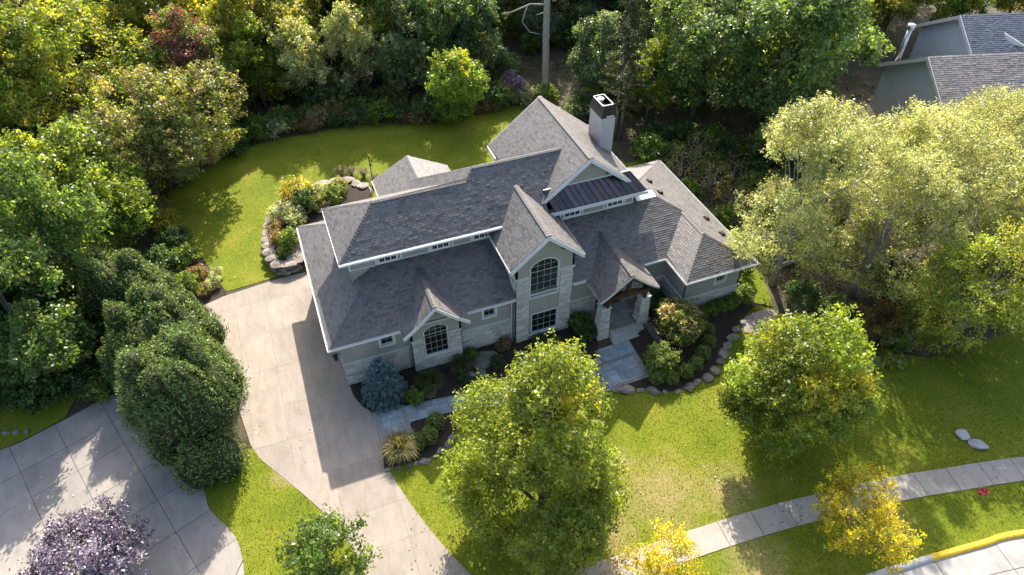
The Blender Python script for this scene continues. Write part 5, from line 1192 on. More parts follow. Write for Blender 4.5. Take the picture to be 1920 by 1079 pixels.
for (x, y, k, s_, lb) in ((31.5, 47.5, 'wood_lime', 0.62, 'small light green tree just right of the pine'), (34.5, 52.5, 'wood_dark', 0.8, 'mid-sized dark tree between pine and large dark tree'), (29.5, 53.5, 'wood_blue', 0.75, 'blue-green tree right of the dead trunk'), (39.5, 51.0, 'wood_blue', 0.95, 'blue-green tree just behind the large dark tree, on its left'), (37.0, 36.0, 'wood_dark', 0.55, 'small dark tree behind the first locust'), (19.8, 61.5, 'wood_blue', 0.8, 'blue-green tree left of the dead trunk'), (16.6, 62.0, 'wood_dark', 0.8, 'dark tree behind the vivid green maple'), (-0.8, 63.0, 'wood_lime', 0.68, 'light green tree between the red maple and the silvery trees'), (10.0, 64.0, 'wood_yellow', 0.72, 'yellow tree between the silvery trees and the pointed one')):
    plant('broadleaf_tree', k, x, y, lb, 'tree', s=(s_, s_, s_), rz=rw.uniform(0, 6.28))
# trees right of the neighbouring house and shade trees at the right
for (x, y, k, s_) in ((57, 53.5, 'wood_lime', 0.62), (63, 52.5, 'wood_yellow', 0.66), (69.5, 50.5, 'wood_lime', 0.7), (76, 49, 'wood_yellow', 0.7), (50.5, 52.5, 'wood_dark', 0.75), (54, 60, 'wood_lime', 1.0), (61, 58.5, 'wood_yellow', 0.95), (68, 57, 'wood_lime', 1.0), (75, 54, 'wood_yellow', 1.0), (47.5, 57, 'wood_dark', 1.1), (50, 66, 'wood_dark', 1.1), (58, 66, 'wood_yellow', 1.1), (66, 66, 'wood_lime', 1.1), (75, 64, 'wood_dark', 1.1)):
    plant('woodland_tree', k, x, y, {'wood_lime': 'light green', 'wood_yellow': 'yellowing', 'wood_dark': 'dark green'}[k]+(' tree close behind the grey neighbouring house' if y < 56 else ' tree further behind the grey neighbouring house')+(', left end' if x < 60 else ', right end'), 'tree', 'trees behind the neighbouring house', s=(s_, s_, s_), rz=rw.uniform(0, 6))

# ------------------------------------------------------------------ shrubs
tree_kind('bush_green', 1.0, 0.75, 0.05, 2600, 0.15, 31, [(0.060, 0.090, 0.016), (0.090, 0.120, 0.020), (0.04, 0.07, 0.015)], (3, 2, 2), r0=0.03, limbs=5, twigs=8, spray=0.4, per=18, wid=0.11)
tree_kind('bush_olive', 1.0, 0.7, 0.05, 2400, 0.14, 32, [(0.11, 0.105, 0.03), (0.15, 0.125, 0.045), (0.08, 0.085, 0.025)], (3, 2, 2), r0=0.03, limbs=5, twigs=8, spray=0.4, per=18, wid=0.11)
tree_kind('bush_grey', 1.0, 0.65, 0.05, 2600, 0.12, 33, [(0.17, 0.19, 0.13), (0.23, 0.24, 0.18), (0.10, 0.12, 0.06)], (3, 2, 2), r0=0.03, limbs=5, twigs=8, spray=0.4, per=18, wid=0.1)
tree_kind('bush_yellow', 1.0, 0.8, 0.05, 2600, 0.14, 34, [(0.19, 0.16, 0.018), (0.14, 0.145, 0.018), (0.22, 0.15, 0.025)], (3, 3, 1), r0=0.03, limbs=5, twigs=10, spray=0.45, per=18, wid=0.12)
tree_kind('bush_brown', 1.0, 0.6, 0.03, 2200, 0.13, 35, [(0.105, 0.070, 0.035), (0.14, 0.098, 0.052), (0.075, 0.066, 0.028)], (3, 2, 2), r0=0.03, limbs=5, twigs=12, spray=0.45, per=16, wid=0.12)
tree_kind('twiggy', 1.5, 1.1, 0.1, 900, 0.12, 36, [(0.09, 0.085, 0.03), (0.13, 0.11, 0.05)], (2, 1), bark='greybark', r0=0.05, limbs=16, twigs=46, spray=0.5, per=9, wid=0.16)
tree_kind('bush_dark', 1.2, 1.0, 0.05, 3200, 0.16, 37, [(0.030, 0.055, 0.018), (0.045, 0.075, 0.022)], (3, 2), r0=0.03, limbs=5, twigs=8, spray=0.45, per=20, wid=0.13)
def bush(key, x, y, s, label, group=None, rz=None, cat='shrub', z=None, name='shrub'):
    s = s if isinstance(s, tuple) else (s, s, s)
    return plant(name, key, x, y, label, cat, group, s, random.uniform(0, 6) if rz is None else rz, ('stem', 'foliage'), z)
_bs = sorted(p for p in back if p[1] > 52); _bx = [p[0] for p in _bs]; _by = [p[1] for p in _bs]
# understorey along the edge of the back lawn
for i in range(84):
    f = i/83; x = -9.5+34*f+rw.uniform(-0.5, 0.5); y = float(np.interp(x, _bx, _by))+0.35+2.6*rw.random()**1.4
    k = rw.choice(('bush_green', 'bush_olive', 'bush_grey', 'bush_brown', 'bush_dark', 'bush_green')); s_ = rw.uniform(0.6, 1.35)
    if k == 'bush_dark': lb, gp = 'dark low shrub in the border along the back lawn', 'dark border shrubs'
    elif k == 'bush_brown': lb, gp = 'brown faded plant in the border along the back lawn', 'faded border plants'
    elif k == 'bush_grey': lb, gp = 'grey-leaved plant in the border along the back lawn', 'grey border plants'
    else: lb, gp = 'green low plant in the border along the back lawn', 'green border plants'
    bush(k, x, y, s_, lb+(', left end below the red maple' if x < -3 else ', below the silvery trees' if x < 9.5 else ', around the vivid green maple' if x < 18 else ', near the dead trunk'), gp)
for i in range(60):                                  # woodland floor further back
    x = rw.uniform(-28, 44); y = rw.uniform(60, 80)
    if x > 33 and y < 64: continue
    bush(rw.choice(('bush_dark', 'bush_green', 'bush_dark', 'bush_yellow')), x, y, rw.uniform(1.0, 1.9), 'undergrowth bush between the trunks of the back wood, '+('left part' if x < 0 else 'middle part' if x < 20 else 'right part')+(', near the lawn' if y < 68 else ', further in'), 'undergrowth of the back wood')
for (x, y, s_, k) in ((29.6, 38.6, 1.3, 'twiggy'), (30.8, 36.2, 1.2, 'twiggy'), (31.8, 40.0, 1.4, 'twiggy'), (31.2, 33.6, 1.0, 'twiggy'), (33.4, 36.6, 1.2, 'twiggy'), (34.8, 32.8, 1.2, 'twiggy')): bush(k, x, y, s_, 'bare twiggy brush between the right wing and the locust trees', 'twiggy brush right of the house')
for (x, y, s_, k) in ((28.4, 41.6, 1.4, 'bush_green'), (30.2, 43.6, 1.1, 'bush_dark'), (32.6, 43.0, 1.1, 'bush_dark'), (26.9, 34.6, 0.9, 'bush_dark'), (27.3, 32.2, 0.9, 'bush_green'), (27.0, 29.8, 0.8, 'bush_dark'), (27.4, 27.2, 0.8, 'bush_dark'), (34.0, 39.4, 1.2, 'bush_dark'), (36.0, 36.4, 1.4, 'bush_dark'), (37.8, 33.4, 1.3, 'bush_dark'), (23.5, 40.4, 0.9, 'bush_dark'), (25.4, 45, 1.0, 'bush_green'), (26.3, 50.5, 1.2, 'bush_dark'), (30, 51, 1.5, 'bush_dark'), (33, 52, 1.4, 'bush_green'), (37.5, 50.5, 1.6, 'bush_dark'), (30.5, 55.5, 1.6, 'bush_dark'), (35.5, 57, 1.6, 'bush_green'), (40, 54, 1.6, 'bush_dark'), (46.2, 42.5, 1.3, 'bush_dark'), (47.6, 45.2, 1.5, 'bush_green'), (46.4, 39.4, 1.2, 'bush_green'), (45.4, 36.8, 1.3, 'bush_dark'), (49.6, 46.8, 1.5, 'bush_dark'), (28.6, 35.8, 1.0, 'bush_green'), (29.4, 32.0, 1.0, 'bush_green'), (30.4, 30.0, 1.1, 'bush_dark'), (29.2, 29.0, 0.8, 'bush_green'), (32.4, 31.0, 1.2, 'bush_green'), (33.6, 34.6, 1.2, 'bush_green'), (35.6, 34.4, 1.3, 'bush_green'), (32.2, 38.2, 1.2, 'bush_green'), (30.2, 40.4, 1.2, 'bush_green'), (34.6, 41.6, 1.4, 'bush_green'), (37.4, 38.8, 1.4, 'bush_green'), (31.6, 27.4, 1.0, 'bush_green'), (35.6, 28.4, 1.2, 'bush_green'), (38.6, 29.6, 1.2, 'bush_dark'), (42.0, 34.6, 1.4, 'bush_green'), (44.0, 40.6, 1.7, 'bush_green'), (45.2, 44.6, 1.7, 'bush_green'), (46.8, 36.2, 1.4, 'bush_green'), (44.4, 33.0, 1.4, 'bush_green'), (43.2, 37.4, 1.6, 'bush_green')):
    bush(k, x, y, s_, ('dark shrub ' if k == 'bush_dark' else 'light green shrub ')+('hugging the right wing wall' if x < 28 and y < 38 else 'beside the chimney pine' if y < 46.5 and x < 33 else 'behind the chimney in the shade' if y > 46 else 'below the large dark tree right of the house'), 'shrubs right of the house')
for (x, y, s_, k) in ((31.0, 18.9, 0.9, 'bush_brown'), (32.6, 18.6, 0.8, 'bush_olive'), (32.2, 20.4, 1.0, 'bush_brown'), (34.0, 19.6, 1.1, 'bush_brown'), (33.2, 17.9, 0.6, 'bush_green'), (30.6, 21.2, 0.9, 'bush_dark'), (36.4, 19.0, 1.0, 'bush_olive'), (29.6, 23.0, 0.9, 'bush_dark'), (36.5, 22.5, 1.2, 'bush_dark'), (39.8, 20.3, 1.1, 'bush_green')):
    bush(k, x, y, s_, {'bush_brown': 'rusty brown', 'bush_olive': 'olive', 'bush_green': 'fresh green', 'bush_dark': 'dark green'}[k]+' plant in the wild bed below the birch', 'plants in the wild bed below the birch')
for (x, y, s_, k) in ((-13.9, 31.9, 0.8, 'bush_green'), (-15.0, 32.8, 0.9, 'bush_dark'), (-12.6, 33.0, 1.0, 'bush_dark'), (-16.8, 32.9, 1.1, 'bush_dark'), (-18.6, 33.6, 1.2, 'bush_dark'), (-20.8, 33.6, 1.2, 'bush_dark'), (-12.2, 34.8, 1.1, 'bush_green')):
    bush(k, x, y, s_, ('dark' if k == 'bush_dark' else 'lighter green')+' bush at the head of the neighbouring driveway'+(' by the grass' if x < -16 else ' by the evergreens'), 'bushes at the neighbouring driveway')
for (x, y, s_, k) in ((-7.0, 39.4, 0.55, 'bush_grey'), (-7.6, 38.8, 0.5, 'bush_olive'), (-6.75, 40.3, 0.5, 'bush_grey'), (-7.9, 40.6, 0.7, 'bush_brown'), (-8.5, 42.4, 0.9, 'bush_green'), (-9.2, 44.4, 1.0, 'bush_dark'), (-8.6, 39.6, 0.8, 'bush_green'), (-9.9, 47.0, 1.0, 'bush_yellow'), (-10.6, 49.4, 1.1, 'bush_olive'), (-10.8, 52.0, 1.0, 'bush_dark'), (-10.2, 41.6, 1.1, 'bush_dark')):
    bush(k, x, y, s_, {'bush_brown': 'brown', 'bush_olive': 'olive', 'bush_green': 'fresh green', 'bush_dark': 'dark green', 'bush_grey': 'silvery grey', 'bush_yellow': 'yellow'}[k]+' plant in the bed left of the driveway top and back lawn', 'plants in the bed left of the driveway')
def ground_cover(seed=8, n=66000):
    rng = np.random.default_rng(seed); X = rng.uniform(-32, 56, n*3); Y = rng.uniform(15, 92, n*3)
    bx = np.array([p[0] for p in back if p[1] > 52]); by = np.array([p[1] for p in back if p[1] > 52]); od = np.argsort(bx)
    wood = (Y > np.interp(X, bx[od], by[od], left=50, right=50)+0.1) | ((X > 28.6) & (Y > 17.5+0.9*np.sin(X))) | ((X < -10.6) & (Y > 32.6)) | ((X > 24.5) & (Y > 43))
    dens = 0.5+0.5*np.sin(X*0.9+1.3*np.sin(Y*0.5))*np.sin(Y*0.8+X*0.2)
    ok = wood & (rng.random(n*3) < 0.3+0.7*dens); X = X[ok][:n]; Y = Y[ok][:n]; m = len(X); H = np.array([height(a, b) for a, b in zip(X, Y)])
    litter = rng.random(m) < 0.45; Z = H+np.where(litter, -0.01+0.03*rng.random(m), 0.05+0.35*rng.random(m)**1.5)
    c = np.where(litter[:, None], palette(rng, m, [(0.17, 0.11, 0.05), (0.23, 0.16, 0.075), (0.11, 0.075, 0.04), (0.24, 0.19, 0.05)], (3, 2, 3, 1)), palette(rng, m, [(0.055, 0.085, 0.020), (0.080, 0.110, 0.024), (0.12, 0.14, 0.03)], (3, 3, 1)))
    Nn = np.array([0, 0, 1.0])+np.where(litter[:, None], 0.35, 0.7)*rng.normal(size=(m, 3))
    me = leaf_mesh('ground_cover', np.stack([X, Y, Z], 1), Nn, np.where(litter, 0.13, 0.2)*(0.6+0.8*rng.random(m)), c*np.exp(0.25*rng.normal(size=(m, 1))), M['leaf'], 0.7, seed=seed)
    tag(link('ground_cover', me), 'low greenery and fallen leaves on the woodland floor', 'ground cover', kind='stuff')
ground_cover()
# ------------------------------------------------------------------ rock garden behind the garage
def rock_mesh(seed, flat=0.6, sub=3):
    import bmesh
    rng = random.Random(seed); bm = bmesh.new(); bmesh.ops.create_icosphere(bm, subdivisions=sub, radius=0.5)
    cuts_ = [(Vector((rng.uniform(-1, 1), rng.uniform(-1, 1), rng.uniform(-0.6, 1))).normalized(), rng.uniform(0.30, 0.43)) for _ in range(9)]
    for v in bm.verts:
        for n_, d_ in cuts_:
            k = v.co.dot(n_)-d_
            if k > 0: v.co -= n_*k*0.92
        v.co += v.co*0.05*math.sin(v.co.x*9+seed)*math.cos(v.co.y*8+v.co.z*7)
        v.co.z *= flat
    me = bpy.data.meshes.new('rock'); bm.to_mesh(me); bm.free(); return me
def rock_set(mat, flat, seeds, sub=3):
    out = []
    for s_ in seeds: me = rock_mesh(s_, flat, sub); me.materials.append(mat); out.append(me)
    return out
ROCKS = rock_set(M['rock'], 0.62, range(5)); PALE = rock_set(M['palerock'], 0.6, (41, 42)); SLABS = rock_set(M['wallrock'], 0.5, range(20, 26))
wall = empty('retaining_wall', (-2.0, 43.5, 0)); tag(wall, 'curved dry stone retaining wall round the rock garden behind the garage', 'wall')
arc = smooth_line([(-1.0, 38.95), (-2.4, 38.9), (-3.05, 40.0), (-3.15, 41.3), (-3.05, 42.6), (-2.75, 44.2), (-2.1, 45.6), (-0.9, 47.0), (0.9, 47.9), (2.6, 48.0), (4.0, 47.9), (5.0, 46.9), (5.5, 45.8)], 5)
AL = sum(math.dist(arc[i], arc[i+1]) for i in range(len(arc)-1)); ra = random.Random(3)
for lay, (zc, hh, wd) in enumerate(((0.16, 0.50, 0.62), (0.44, 0.46, 0.6), (0.70, 0.34, 0.85))):
    s = 0.15*lay
    while s < AL-0.4:
        L = ra.uniform(0.65, 1.25); (px, py), (tx, ty) = along(arc, min(AL-0.05, s+L/2))
        o = link('stone', ra.choice(SLABS), wall); o.location = Vector((px+ra.uniform(-0.04, 0.04)-ty*(-0.10*lay), py+tx*(-0.10*lay)+ra.uniform(-0.04, 0.04), zc))-Vector(wall.location); o.rotation_euler = (ra.uniform(-0.06, 0.06), ra.uniform(-0.06, 0.06), math.atan2(ty, tx)); o.scale = (L*1.18, wd*1.2, hh*1.5); s += L
drape('rock_garden_soil', arc+[(4.8, 42.3), (0.0, 38.8)], M['soil'], 0.62, 1.0)
for k, (x, y, sx, sy, rz) in enumerate(((-1.0, 39.7, 1.7, 1.5, 0.4), (-0.9, 42.0, 0.9, 1.4, 0.2), (0.4, 41.4, 2.2, 1.4, 0.1), (-1.6, 40.3, 1.0, 0.9, 1.0), (1.6, 44.6, 1.2, 0.9, 0.7))):
    o = link('boulder', SLABS[k], None, (x, y, 0.72)); o.rotation_euler = (0, 0, rz); o.scale = (sx*1.2, sy*1.2, 0.75); tag(o, 'flat pale boulder lying in the rock garden behind the garage', 'boulder', 'boulders of the rock garden')
for (k, x, y, s_, lb) in (('bush_yellow', -0.05, 46.2, 1.15, 'yellow-orange shrub standing highest in the rock garden'), ('bush_grey', -1.5, 44.6, 0.95, 'grey-leaved mound at the outer wall of the rock garden'), ('bush_grey', -0.6, 43.6, 0.9, 'silvery mound near the middle of the rock garden'), ('bush_brown', -2.2, 43.2, 0.6, 'brown tuft by the outer wall of the rock garden'),
                          ('bush_brown', -2.1, 41.6, 0.75, 'rusty grass mound behind the driveway end of the wall'), ('bush_green', -1.35, 40.9, 0.85, 'bright green mound at the driveway end of the rock garden'), ('bush_green', 2.6, 45.2, 0.9, 'green mound next to the ridge of the garage roof'), ('bush_grey', 1.6, 46.4, 0.8, 'pale flowering plant at the back of the rock garden'),
                          ('bush_olive', 1.1, 44.9, 0.8, 'olive mound in the middle of the rock garden'), ('bush_olive', 3.3, 46.6, 0.7, 'olive plant beside the capstones of the rock garden'), ('bush_green', -1.9, 40.1, 0.5, 'small green plant next to the wall steps'), ('bush_dark', 0.4, 45.0, 0.9, 'dark green mound below the yellow shrub')):
    bush(k, x, y, s_, lb, z=0.6)
def grass_clump(x, y, hgt, spread, n, cols, label, seed, z=None, cat='grass', name='ornamental_grass', wid=0.022):
    rng = np.random.default_rng(seed); mb = MB()
    for i in range(n):
        a = rng.uniform(0, 2*math.pi); s_ = spread*(rng.random()**0.7); H = hgt*rng.uniform(0.7, 1.1)*(1-0.35*s_/spread); b0 = rng.uniform(0, 0.16*spread); ca, sa = math.cos(a), math.sin(a); c = np.array(cols[rng.integers(len(cols))])*math.exp(0.2*rng.normal()); w = wid*rng.uniform(0.7, 1.3)
        pts = [(b0*ca, b0*sa, 0), ((b0+s_*0.35)*ca, (b0+s_*0.35)*sa, H*0.7), ((b0+s_*0.75)*ca, (b0+s_*0.75)*sa, H), ((b0+s_*1.1)*ca, (b0+s_*1.1)*sa, H*0.80)]
        for k in range(3):
            w0, w1 = w*(1-k/3.3), w*(1-(k+1)/3.3); p, q = pts[k], pts[k+1]; mb.poly([(p[0]-sa*w0, p[1]+ca*w0, p[2]), (p[0]+sa*w0, p[1]-ca*w0, p[2]), (q[0]+sa*w1, q[1]-ca*w1, q[2]), (q[0]-sa*w1, q[1]+ca*w1, q[2])], tuple(np.clip(c, 0.01, 0.8)))
    o = mb.build(name, M['blade'], None); o.location = (x, y, height(x, y)+0.02 if z is None else z); tag(o, label, cat); return o
PALEG = [(0.30, 0.27, 0.12), (0.24, 0.25, 0.08), (0.36, 0.30, 0.18), (0.20, 0.22, 0.06)]
GG = [(0.10, 0.13, 0.04), (0.14, 0.16, 0.06), (0.08, 0.10, 0.03)]
grass_clump(1.75, 21.75, 1.25, 1.15, 900, PALEG+[(0.42, 0.27, 0.22)], 'fountain grass with pink tips where the path meets the driveway', 81)
grass_clump(4.55, 25.6, 1.15, 0.95, 620, GG, 'tall green grass clump below the arched bay window', 82); grass_clump(6.7, 26.2, 1.0, 0.85, 480, GG, 'green grass clump at the right corner of the bay', 83); grass_clump(4.3, 24.9, 0.6, 0.5, 260, [(0.2, 0.2, 0.12), (0.25, 0.25, 0.16)], 'small grey-green grass beside the path below the bay', 84)
for k, (x, y) in enumerate(((4.6, 49.2), (5.5, 48.6), (6.2, 47.4), (3.8, 49.6))): grass_clump(x, y, 0.9, 0.7, 220, [(0.42, 0.38, 0.30), (0.34, 0.30, 0.20), (0.28, 0.24, 0.16)], ('pale feathery grass behind the capstones', 'feathery grass nearest the rear wing roof', 'feathery grass at the foot of the garden pole', 'pale grass furthest out on the back lawn')[k], 85+k)
gp = empty('garden_pole', (5.9, 46.6, 0)); tag(gp, 'thin dark garden pole with a hook standing by the rear wing', 'pole')
mb = MB(); mb.tube([(0, 0, 0), (0, 0, 2.2), (-0.03, 0, 3.3)], 0.035, 7); mb.build('pole', M['black'], gp, world=False)
mb = MB(); mb.tube([(-0.02, 0, 3.1), (-0.2, 0, 3.45), (-0.45, 0, 3.35), (-0.45, 0, 3.2)], 0.022, 6); mb.build('hook', M['black'], gp, world=False)
mb = MB(); mb.tube([(0, 0, 2.2), (0.02, 0, 2.3), (0.02, 0, 2.5)], [0.04, 0.09, 0.05], 7); mb.build('collar', M['black'], gp, world=False)
# ------------------------------------------------------------------ entrance and front beds
def ball(x, y, r, hh, seed, label, pal=YEW, n=None, z=None, group=None, leaf=0.085):
    t = evergreen('boxwood', x, y, [(0, 0, hh*0.9, r, hh)], n or int(5200*r*hh+900), leaf, seed, label, pal, (3, 3, 2), 'shrub', group, 0.86)
    return t
BOX = [(0.055, 0.082, 0.018), (0.080, 0.110, 0.022), (0.11, 0.135, 0.03)]
for k, (x, y, r, hh, lb) in enumerate(((19.33, 20.72, 0.46, 0.48, 'clipped ball next to the border stones, nearest the lawn'), (18.27, 20.6, 0.43, 0.45, 'yellowish clipped ball at the lawn corner of the entrance bed'), (17.4, 20.95, 0.46, 0.46, 'dark clipped ball at the path corner of the entrance bed'),
        (20.2, 20.98, 0.44, 0.46, 'clipped ball second along the curve of the entrance bed'), (21.0, 21.5, 0.47, 0.48, 'clipped ball third along the curve of the entrance bed'), (21.78, 22.1, 0.45, 0.46, 'clipped ball fourth along the curve, below the hydrangea'), (22.2, 22.9, 0.45, 0.46, 'clipped ball fifth along the curve, right of the hydrangea'),
        (3.45, 21.92, 0.54, 0.5, 'middle clipped ball in the bed below the path'), (4.09, 22.7, 0.54, 0.5, 'clipped ball nearest the maple, against the path'), (2.62, 21.72, 0.54, 0.52, 'clipped ball touching the fountain grass'))):
    ball(x, y, r, hh, 90+k, lb, BOX)
tree_kind('hydr', 1.55, 1.05, 0.15, 9000, 0.14, 41, [(0.060, 0.080, 0.018), (0.085, 0.105, 0.022), (0.13, 0.13, 0.04), (0.17, 0.155, 0.09)], (4, 4, 3, 2), r0=0.05, limbs=10, twigs=30, spray=0.4, per=18, wid=0.12, top=(0.20, 0.165, 0.085), top_p=0.35)
plant('hydrangea', 'hydr', 20.35, 23.6, 'large flowering hydrangea with cream and tan heads right of the porch', 'shrub', parts=('stem', 'foliage'))
tree_kind('loose', 0.95, 0.85, 0.05, 4600, 0.13, 42, [(0.060, 0.090, 0.022), (0.09, 0.12, 0.03), (0.20, 0.20, 0.09)], (4, 3, 1), r0=0.04, limbs=8, twigs=16, spray=0.4, per=18, wid=0.11)
plant('viburnum', 'loose', 18.1, 21.75, 'loose green shrub right of the bluestone landing', 'shrub', parts=('stem', 'foliage'))
for k, (x, y, s_) in enumerate(((22.6, 24.2, 0.5), (23.3, 24.3, 0.5), (24.0, 24.35, 0.52), (24.7, 24.4, 0.5), (25.4, 24.5, 0.5))): bush('bush_green', x, y, (s_, s_, 0.5), 'low green hedge plant along the front of the right wing', 'low hedge plants at the right wing')
bush('bush_green', 26.1, 24.6, 0.7, 'leafy plant at the right corner of the wing')
for k, (x, y, s_, key) in enumerate(((15.0, 26.6, 0.75, 'bush_green'), (15.1, 25.8, 0.6, 'bush_dark'), (20.2, 26.6, 0.6, 'bush_dark'), (20.6, 25.6, 0.6, 'bush_green'), (19.9, 26.0, 0.45, 'bush_green'))): bush(key, x, y, s_, ('leafy plant against the tower beside the porch', 'lower leafy plant beside the left porch column', 'plant in the corner behind the right porch column', 'plant between the porch and the right wing', 'small plant touching the right porch column')[k])
for k, (x, y, s_, key) in enumerate(((12.9, 25.9, 0.4, 'bush_green'), (13.6, 25.4, 0.38, 'bush_dark'), (14.4, 25.2, 0.34, 'bush_green'), (12.0, 26.3, 0.4, 'bush_dark'), (9.8, 26.8, 0.55, 'bush_brown'), (7.6, 26.9, 0.4, 'bush_green'), (3.4, 24.75, 0.55, 'bush_green'), (8.9, 25.6, 0.4, 'bush_dark'), (6.6, 25.2, 0.32, 'bush_dark'))): bush(key, x, y, s_, 'small plant in the dark mulch in front of the house' if k != 6 else 'round light green plant between spruce and path', 'small plants in the front mulch' if k != 6 else None)
def edging(line, n, smin, smax, label, group, seed, off=0.0):
    rng = random.Random(seed); L = sum(math.dist(line[i], line[i+1]) for i in range(len(line)-1))
    for i in range(n):
        (x, y), (tx, ty) = along(line, L*(i+0.5)/n); a = rng.uniform(smin, smax)
        o = link('border_stone', rng.choice(ROCKS), None, (x+ty*off+rng.uniform(-0.05, 0.05), y-tx*off+rng.uniform(-0.05, 0.05), height(x, y)+a*0.08)); o.rotation_euler = (rng.uniform(-0.35, 0.35), rng.uniform(-0.35, 0.35), math.atan2(ty, tx)+rng.uniform(-0.3, 0.3)); o.scale = (a*1.25, a*0.95, a*0.85); tag(o, label, 'stone', group)
edging(front_bed_edge[:17], 9, 0.28, 0.6, 'rounded fieldstone edging the bed by the driveway', 'edging stones of the front bed', 1, 0.12)
edging(right_bed_edge[:26], 15, 0.3, 0.9, 'fieldstone edging the curved entrance bed', 'edging stones of the entrance bed', 2, 0.12)
edging([(26.3, 26), (26.6, 31), (26.4, 36)], 12, 0.4, 0.7, 'stone edging the bed on the far side of the right wing', 'edging stones right of the wing', 4)
edging([(-17.6, 30.6), (-18.6, 30.9), (-19.6, 31.3)], 4, 0.3, 0.45, 'pale stone in the shaded grass by the neighbouring driveway', 'stones by the neighbouring driveway', 5)
for k, (x, y, sx, sy, rz, lb) in enumerate(((8.35, 26.35, 1.9, 1.5, 0.5, 'big flat boulder against the stone base left of the tower'), (7.75, 25.35, 0.8, 0.7, 1.0, 'small boulder below the big flat one'), (7.1, 25.5, 0.7, 0.6, 0.2, 'small boulder beside the grass at the bay corner'), (3.55, 25.75, 0.4, 0.35, 0, 'fist-sized pale stone in the mulch left of the bay'), (15.05, 21.2, 0.9, 0.5, 0.1, 'flat stone at the lawn corner of the landing'))):
    o = link('boulder', ROCKS[k], None, (x, y, 0.09)); o.scale = (sx, sy, 0.55); o.rotation_euler = (0, 0, rz); tag(o, lb, 'boulder')
for (x, y, sx, sy, rz, lb) in ((31.75, 11.35, 0.95, 1.0, 0.3, 'rounder of two pale boulders on the lawn by the sidewalk'), (32.05, 10.5, 1.35, 0.95, -0.6, 'flatter of two pale boulders on the lawn, nearer the sidewalk')):
    o = link('boulder', PALE[0 if sx < 1 else 1], None, (x, y, 0.10)); o.scale = (sx*0.85, sy*0.85, 0.55); o.rotation_euler = (0, 0, rz); tag(o, lb, 'boulder')
o = link('boulder', SLABS[2], None, (-11.9, 32.9, 0.25)); o.scale = (3.6, 2.0, 1.0); o.rotation_euler = (0, 0.1, 0.6); tag(o, 'large leaning slab of rock in the shade behind the evergreens', 'boulder')
st = empty('tree_stump', (33.9, 17.9, 0)); tag(st, 'forked pale dead stump in the wild bed', 'stump')
mb = MB(); mb.tube([(0, 0, 0), (0.05, 0, 0.5), (-0.25, 0.3, 1.1), (-0.3, 0.45, 1.6)], [0.22, 0.18, 0.11, 0.04], 8); mb.build('stem', M['greybark'], st, True, world=False)
mb = MB(); mb.tube([(0.05, 0, 0.45), (0.6, 0.2, 0.8), (1.2, 0.3, 1.0)], [0.17, 0.12, 0.05], 8); mb.build('limb', M['greybark'], st, True, world=False)
def hosta(x, y, label, seed):
    rng = np.random.default_rng(seed); m = 130; a = rng.uniform(0, 6.28, m); r = 0.15+0.75*rng.random(m)**0.7; P = np.stack([r*np.cos(a), r*np.sin(a), 0.5*(1-(r/1.1)**2)+0.05], 1); T = np.stack([np.cos(a), np.sin(a), -0.4*np.ones(m)], 1); Nn = np.stack([np.cos(a)*0.5, np.sin(a)*0.5, np.ones(m)], 1)+0.2*rng.normal(size=(m, 3))
    me = leaf_mesh('hosta', P, Nn, 0.38*(0.7+0.5*rng.random(m)), palette(rng, m, [(0.12, 0.16, 0.02), (0.20, 0.22, 0.03), (0.28, 0.27, 0.03)], (3, 3, 1)), M['leaf'], 0.6, T=T, fold=-0.06, seed=seed); o = link('hosta', me, None, (x, y, height(x, y)+0.01)); tag(o, label, 'plant')
hosta(32.0, 17.2, 'broad-leaved hosta at the front of the wild bed', 1); hosta(31.1, 17.5, 'darker hosta left of the broad-leaved one', 2)
rf = empty('red_flower', (29.6, 8.15, 0)); tag(rf, 'small red and pink flower cluster beside the sidewalk at the right edge', 'flower')
rng_ = np.random.default_rng(9); m_ = 60; P_ = rng_.normal(size=(m_, 3))*np.array([0.12, 0.12, 0.1])+np.array([0, 0, 0.45])
M['petal'] = leaf_mat('petal', 0.3, 0.2, (1, 1, 1)); link('bloom', leaf_mesh('bloom', P_, rng_.normal(size=(m_, 3))+np.array([0, 0, 1]), 0.11+0.04*rng_.random(m_), palette(rng_, m_, [(0.40, 0.02, 0.03), (0.6, 0.10, 0.25)], (2, 1)), M['petal'], 0.8, seed=3), rf)
mb = MB(); mb.tube([(0, 0, -0.02), (0.02, 0, 0.45)], 0.02, 6); mb.build('stem', M['twig'], rf, world=False)
# slatted wooden platform among the trees at the right
sl = empty('wooden_platform', (48.0, 25.4, 0.3), R(-16)); tag(sl, 'weathered slatted wooden platform half hidden among the right-hand trees', 'platform')
for i in range(12):
    mb = MB(); mb.box(-1.2+i*0.2, -1.06+i*0.2, -0.8, 0.8, 0.16, 0.20); mb.build('slat', M['wood_grey'], sl, world=False)
for y_ in (-0.6, 0.6):
    mb = MB(); mb.box(-1.25, 1.25, y_-0.05, y_+0.05, -0.3, 0.155); mb.build('bearer', M['wood_grey'], sl, world=False)
